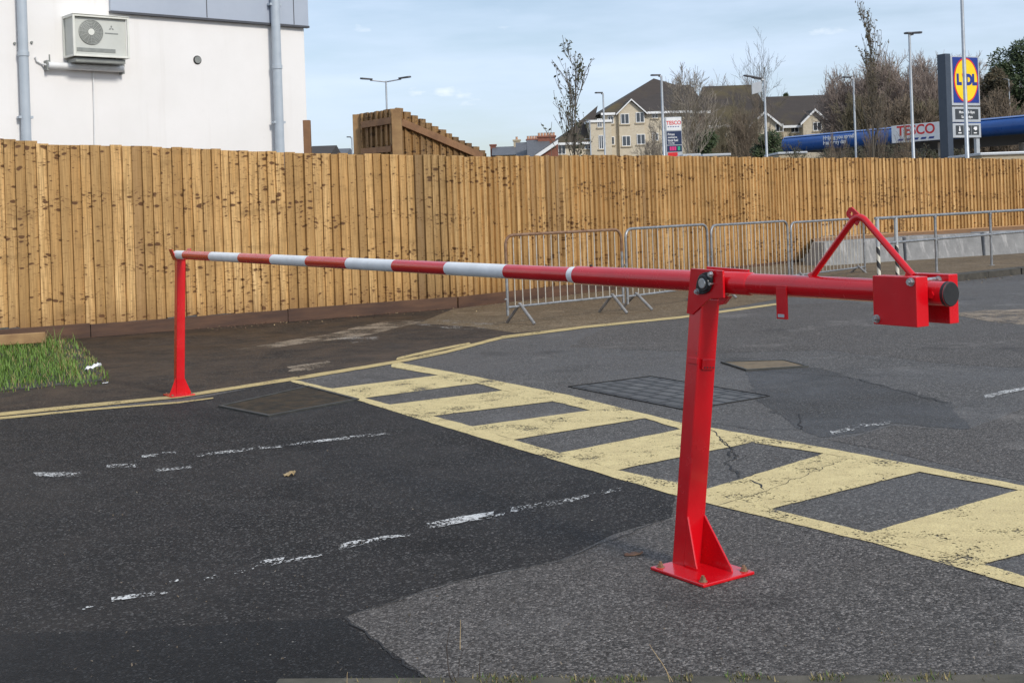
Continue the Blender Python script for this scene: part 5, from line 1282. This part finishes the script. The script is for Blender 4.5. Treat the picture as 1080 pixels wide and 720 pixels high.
# ------------------------------------------------------------------ trees
def tree_mb(base, height, spread, rng, levels=4, trunk_r=.12, first=.25, upright=.55, n0=9, twig=.006, nb=(3, 4), curve=.12, leaves=0, leafsize=.06, stems=1, ltop=0.0, trunk_lean=0.0, bl=1.0):
    tr, cr, lf = MB(), MB(), MB()
    tips = []
    def branch(p, d, L, r, lev, mb):
        k = 5 if lev == 0 else (4 if lev < 2 else 3); pts = [p]; q = p; dd = d.copy()
        for i in range(k):
            cv = curve*(.22 if lev == 0 else 1); dd = (dd+Vector((rng.gauss(0, cv), rng.gauss(0, cv), rng.gauss(0, cv*.6)+.06*upright))).normalized(); q = q+dd*L/k; pts.append(q)
        rad = [max(twig, r*(1-.75*i/k)) for i in range(k+1)]
        mb.tube(pts, rad, 7 if lev == 0 else (4 if lev == 1 else 3), cap=False)
        if lev >= levels: tips.append((pts, dd)); return
        m_ = n0 if lev == 0 else rng.randint(*nb)+1
        for j in range(m_):
            t = first+(1-first)*((j+rng.random()*.8)/m_) if lev == 0 else .25+.75*(j+rng.random()*.8)/m_
            t = min(.99, t); i = min(k-1, int(t*k)); f = t*k-i; o = pts[i].lerp(pts[i+1], f)
            ax_ = (pts[i+1]-pts[i]).normalized(); s = ax_.orthogonal().normalized(); s.rotate(Matrix.Rotation(rng.uniform(0, 6.283), 3, ax_))
            ang = rng.uniform(.35, .8) if lev == 0 else rng.uniform(.35, .9)
            nd = (ax_*math.cos(ang)+s*math.sin(ang)*spread+Z*upright*.35).normalized()
            nl = (L*(1-t*.62)*rng.uniform(.42, .62)*bl if lev == 0 else L*rng.uniform(.45, .7))
            branch(o, nd, nl, rad[i]*rng.uniform(.4, .6), lev+1, cr)
    if stems <= 1: branch(Vector((0, 0, 0)), Vector((trunk_lean, 0, 1)).normalized(), height*.93, trunk_r, 0, tr)
    for k in range(stems if stems > 1 else 0):
        a = 6.283*(k+rng.random()*.6)/stems; le = rng.uniform(.12, .55)
        branch(Vector((math.cos(a)*.1, math.sin(a)*.1, 0)), Vector((math.cos(a)*le, math.sin(a)*le, 1)).normalized(), height*rng.uniform(.72, .95)*(1.12-.35*le), trunk_r*rng.uniform(.5, .9), 0, tr)
    if leaves:
        for _ in range(leaves):
            pts, dd = rng.choice(tips); p = rng.choice(pts[1:])
            if ltop and rng.random() < ltop*(1-p.z/height): continue
            c = p+Vector((rng.gauss(0, .03), rng.gauss(0, .03), rng.gauss(0, .03))); u = Vector((rng.gauss(0, 1), rng.gauss(0, 1), rng.gauss(0, 1))).normalized(); v = u.orthogonal().normalized(); s = leafsize*rng.uniform(.6, 1.3)
            lf.add([c, c+u*s*.5+v*s*.35, c+u*s, c+u*s*.5-v*s*.35], [[0, 1, 2, 3]])
    return tr, cr, lf
def tree(name, px, ytop, Y, label, seed, bark, cat='tree', group=None, spx=None, z0=0, leafm=None, **kw):
    t = P(px, ytop, Y); b = Vector((t.x, Y, z0)); root = thing(name, b, label, cat, group); rng = random.Random(seed)
    tr, cr, lf = tree_mb(b, t.z-z0, kw.pop('spread', 1.0), rng, **kw)
    # bring the crown to the height and width it has
    allv = [v for m in (tr, cr, lf) for v in m.v]; mz = max(v.z for v in allv); fz = (t.z-z0)/mz; sx = fz
    if spx:
        xs = sorted(v.x for v in allv); lo, hi = xs[int(len(xs)*.01)], xs[int(len(xs)*.99)]; sx = (spx*Y/F)/(hi-lo)
    for m in (tr, cr, lf): m.v = [Vector((v.x*sx, v.y*sx, v.z*fz)) for v in m.v]
    tr.build('trunk', bark, root, smooth=True); c = cr.build('crown', bark, root)
    if lf.v: lf.build('leaves', leafm, c)
    return root
tree('young_tree', 600, 38, 50, 'slim young street tree keeping a few leaves, left of the cream building', 3, M['bark'], spx=42, leafm=M['leaf_dark'], spread=.75, levels=3, trunk_r=.06, first=.2, upright=1.2, n0=18, bl=.62, twig=.009, nb=(2, 3), curve=.07, leaves=420, leafsize=.14)
tree('young_tree', 915, -3, 48, 'tall slim young tree with a leafy top reaching the upper edge, before the blue canopy', 8, M['bark'], spx=36, leafm=M['leaf_rust'], spread=.7, levels=3, trunk_r=.07, first=.28, upright=1.4, n0=24, curve=.07, bl=.6, twig=.008, nb=(2, 3), leaves=520, leafsize=.14, ltop=1.1)
tree('bare_tree', 806, 30, 70, 'tall delicate bare tree standing behind the lamp with the pale panel', 5, M['bark'], spx=52, spread=.85, levels=4, trunk_r=.08, first=.42, upright=.6, n0=13, twig=.008, nb=(2, 3))
tree('birch_tree', 722, 64, 85, 'pale-stemmed bare birch right of the fuel price sign', 21, M['bark_birch'], spx=70, spread=.9, levels=4, trunk_r=.13, first=.3, upright=.7, n0=16, twig=.014)
tree('bare_tree', 757, 70, 205, 'round-topped bare tree behind the brown roof, nearest the birch', 31, M['bark_purple'], spx=58, levels=4, trunk_r=.3, first=.3, n0=14, twig=.022)
tree('bare_tree', 785, 76, 210, 'low bare tree behind the brown roof, left of the tall delicate tree', 32, M['bark_purple'], spx=46, levels=4, trunk_r=.28, first=.3, n0=14, twig=.022)
# bare bushes in front of the terrace
bush = [(690, 128, 112, 34, 'pale bare shrub against the cream wall by the fuel price sign', 'bark_birch'), (738, 92, 110, 44, 'twiggy bare bush directly right of the fuel price sign', 'bark_olive'), (764, 92, 118, 54, 'broad olive bare bush in front of the brown roof', 'bark_olive'),
        (790, 96, 112, 50, 'dense bare bush left of the lamp with the pale panel', 'bark_brown'), (829, 122, 118, 30, 'bare bush between the pale-panel lamp and the cream gable', 'bark_olive'), (896, 104, 112, 36, 'bare bush right of the cream gable above the blue canopy', 'bark_olive')]
for i, (px, yt, Y, sp, lab, bm_) in enumerate(bush):
    tree('bare_bush', px, yt, Y, lab, 40+i, M[bm_], 'bush', 'bare bushes in front of the terrace', spx=sp, spread=1.0, levels=4, trunk_r=.09, first=.04, upright=.7, n0=12, twig=.014, nb=(3, 4), stems=5)
for i, (px, yt, Y, sp, lab) in enumerate([(926, 118, 66, 26, 'thin bare bush in front of the blue canopy just left of its white sign'), (951, 124, 65, 24, 'thin bare bush whose twigs cross the white canopy sign'), (884, 128, 67, 26, 'thin bare bush in front of the canopy slogan')]):
    tree('bare_bush', px, yt, Y, lab, 140+i, M['bark_brown'], 'bush', 'thin bare bushes in front of the canopy', spx=sp, spread=1.0, levels=3, trunk_r=.03, first=.3, upright=.8, n0=9, twig=.009, nb=(3, 3), stems=4)
# the bare trees behind the canopy
far = [(868, 86, 195, 46, 'purple-brown bare tree rising just left of the slim leafy tree'), (899, 55, 140, 66, 'tallest bare tree behind the slim leafy tree'), (925, 52, 145, 70, 'bare tree right behind the slim leafy tree trunk'), (952, 48, 138, 76, 'bare tree behind the tall lamp that fronts the white canopy sign'),
       (982, 50, 150, 70, 'bare tree to the left of the yellow and blue pylon sign'), (1008, 56, 140, 60, 'bare tree directly behind the yellow and blue pylon sign'), (1040, 52, 145, 64, 'bare tree between the pylon sign and the dark evergreen'), (1066, 70, 135, 50, 'brown bare tree in front of the dark evergreen at the right edge'),
       (915, 94, 112, 52, 'low dense bare tree above the left half of the blue canopy'), (943, 94, 110, 60, 'low dense bare tree above the join of canopy and white sign'), (976, 94, 112, 60, 'low dense bare tree above the white canopy sign'), (1046, 88, 108, 60, 'low dense bare tree right of the pylon sign above the canopy')]
for i, (px, yt, Y, sp, lab) in enumerate(far):
    tree('bare_tree', px, yt, Y, lab, 60+i, M['bark_purple'] if i < 8 else M[('bark_olive', 'bark_brown')[i % 2]], 'tree', 'bare trees behind the blue canopy', spx=sp*1.15, spread=1.0, levels=4, trunk_r=.2, first=.2, upright=.5, n0=16, twig=.024, nb=(4, 5), stems=7)
# dark twiggy hedge under the canopy
for i, (px, yt, Y, sp, lab) in enumerate([(838, 148, 70, 30, 'dark hedge bush under the left end of the blue canopy'), (872, 152, 70, 44, 'dark hedge bush below the white slogan on the canopy'), (908, 149, 69, 44, 'dark hedge bush at the foot of the slim leafy tree'), (945, 149, 68, 44, 'dark hedge bush below the left side of the white canopy sign'), (980, 151, 67, 40, 'dark hedge bush next to the pylon sign post'), (1012, 153, 66, 36, 'dark hedge bush under the pylon sign panels')]):
    tree('hedge_bush', px, yt, Y, lab, 90+i, M['bark'], 'bush', 'dark bushes under the canopy', spx=sp, leafm=M['leaf_dark'], spread=1.1, levels=3, trunk_r=.03, first=.05, upright=.5, n0=16, twig=.008, nb=(3, 4), leaves=900, leafsize=.12)
def evergreen(name, px, ytop, Y, wpx, label, seed, mat, shape='round', ybot=None, n=5200, leaf=.28, z0=0):
    t = P(px, ytop, Y); b = Vector((t.x, Y, 0)); h = t.z; w = wpx*Y/F/2; rng = random.Random(seed); root = thing(name, b, label, 'tree')
    m = MB(); m.tube([b, b+Z*h*.4, b+Z*h*.85], [.03*h, .02*h, .006*h], 7); m.build('trunk', M['bark'], root, b, smooth=True)
    m = MB(); lobes = []
    for k in range(60 if shape == 'round' else 46):
        tz_ = rng.uniform(.12, 1.0); rr = w*(math.sqrt(max(0, 1-((tz_-.5)/.52)**2)) if shape == 'round' else (1.05-tz_)*1.0); a = rng.uniform(0, 6.283); q = rng.uniform(.35, .95)
        lobes.append((b+Vector((math.cos(a)*rr*q, math.sin(a)*rr*q, h*tz_*.93)), w*rng.uniform(.22, .40)*(1 if shape == 'round' else (1.15-tz_))))
    for _ in range(n):
        c, r_ = rng.choice(lobes); d = Vector((rng.gauss(0, 1), rng.gauss(0, 1), rng.gauss(0, 1))).normalized(); p = c+d*r_*rng.uniform(.6, 1.08); p.z = min(p.z, h)
        u = (d*.5+Vector((rng.gauss(0, .6), rng.gauss(0, .6), rng.gauss(0, .6)))).normalized(); v = u.orthogonal().normalized(); s = leaf*rng.uniform(.5, 1.3)
        m.add([p, p+u*s*.5+v*s*.28, p+u*s, p+u*s*.5-v*s*.28], [[0, 1, 2, 3]])
    m.build('crown', mat, root, b); return root
evergreen('evergreen_tree', 1071, 40, 125, 72, 'large dark evergreen tree at the upper right edge', 1, M['leaf_ever'], n=34000, leaf=.36)
evergreen('evergreen_tree', 1050, 66, 118, 42, 'rusty brown evergreen left of and below the large dark one', 2, M['leaf_rust'], n=16000, leaf=.3)
evergreen('conifer_tree', 829, 87, 200, 26, 'small dark conifer peeking over the brown roof', 3, M['leaf_ever'], 'cone', n=3500, leaf=.45)
evergreen('holly_bush', 745, 132, 95, 27, 'dark ivy-clad bush right of the fuel price sign', 4, M['leaf_ever'], n=9000, leaf=.2)
evergreen('holly_bush', 811, 138, 90, 42, 'wide dark green bush at the foot of the pale-panel lamp', 5, M['leaf_ever'], n=12000, leaf=.2)
evergreen('holly_bush', 797, 118, 120, 18, 'narrow dark green shrub beside the pale-panel lamp pole', 6, M['leaf_ever'], 'cone', n=3000, leaf=.22)

# ------------------------------------------------------------------ light and sky
w = bpy.data.worlds.new('World'); sc.world = w; w.use_nodes = True; t = w.node_tree; t.nodes.clear()
SE, SA = R(34), R(-48)          # sun elevation; azimuth measured from -Y towards +X
sundir = Vector((math.cos(SE)*.62, -math.cos(SE)*.785, math.sin(SE))).normalized()
o = t.nodes.new('ShaderNodeOutputWorld'); bg = t.nodes.new('ShaderNodeBackground'); sky = t.nodes.new('ShaderNodeTexSky')
sky.sky_type = 'NISHITA'; sky.sun_disc = False; sky.sun_elevation = SE; sky.sun_rotation = math.atan2(sundir.x, sundir.y); sky.air_density = 1.0; sky.dust_density = 1.2; sky.ozone_density = 1.5
tc = t.nodes.new('ShaderNodeTexCoord'); mp = t.nodes.new('ShaderNodeMapping'); mp.inputs['Scale'].default_value = (1.2, 1.2, 7.0); t.links.new(tc.outputs['Generated'], mp.inputs[0])
n1 = t.nodes.new('ShaderNodeTexNoise'); n1.inputs['Scale'].default_value = 2.2; n1.inputs['Detail'].default_value = 6; n1.inputs['Roughness'].default_value = .55; t.links.new(mp.outputs[0], n1.inputs[0])
rp = t.nodes.new('ShaderNodeValToRGB'); rp.color_ramp.elements[0].position = .36; rp.color_ramp.elements[0].color = (.30, .30, .30, 1); rp.color_ramp.elements[1].position = .66; rp.color_ramp.elements[1].color = (1, 1, 1, 1); t.links.new(n1.outputs[0], rp.inputs[0])
mx = t.nodes.new('ShaderNodeMix'); mx.data_type = 'RGBA'; t.links.new(rp.outputs[0], mx.inputs[0]); t.links.new(sky.outputs[0], mx.inputs[6]); mx.inputs[7].default_value = (6.3, 7.45, 9.2, 1)
mp2 = t.nodes.new('ShaderNodeMapping'); mp2.inputs['Scale'].default_value = (9, 9, 24); t.links.new(tc.outputs['Generated'], mp2.inputs[0])
n2 = t.nodes.new('ShaderNodeTexNoise'); n2.inputs['Scale'].default_value = 1.6; n2.inputs['Detail'].default_value = 5; t.links.new(mp2.outputs[0], n2.inputs[0])
rp2 = t.nodes.new('ShaderNodeValToRGB'); rp2.color_ramp.elements[0].position = .665; rp2.color_ramp.elements[0].color = (0, 0, 0, 1); rp2.color_ramp.elements[1].position = .78; rp2.color_ramp.elements[1].color = (.75, .75, .75, 1); t.links.new(n2.outputs[0], rp2.inputs[0])
mx2 = t.nodes.new('ShaderNodeMix'); mx2.data_type = 'RGBA'; t.links.new(rp2.outputs[0], mx2.inputs[0]); t.links.new(mx.outputs[2], mx2.inputs[6]); mx2.inputs[7].default_value = (9.6, 9.9, 10.2, 1)
t.links.new(mx2.outputs[2], bg.inputs[0]); bg.inputs[1].default_value = .098; t.links.new(bg.outputs[0], o.inputs[0])
sl = bpy.data.lights.new('sun', 'SUN'); sl.energy = 2.2; sl.angle = R(10); sl.color = (1, .95, .87); so = bpy.data.objects.new('sun', sl); COL.objects.link(so)
so.rotation_euler = sundir.to_track_quat('Z', 'Y').to_euler(); so.location = (20, -20, 30)
vs_ = sc.view_settings; sc.display_settings.display_device = 'sRGB'; vs_.view_transform = 'Standard'; vs_.look = 'None'; vs_.exposure = 0.31; vs_.gamma = 1; vs_.use_curve_mapping = False
sc.cycles.use_denoising = True
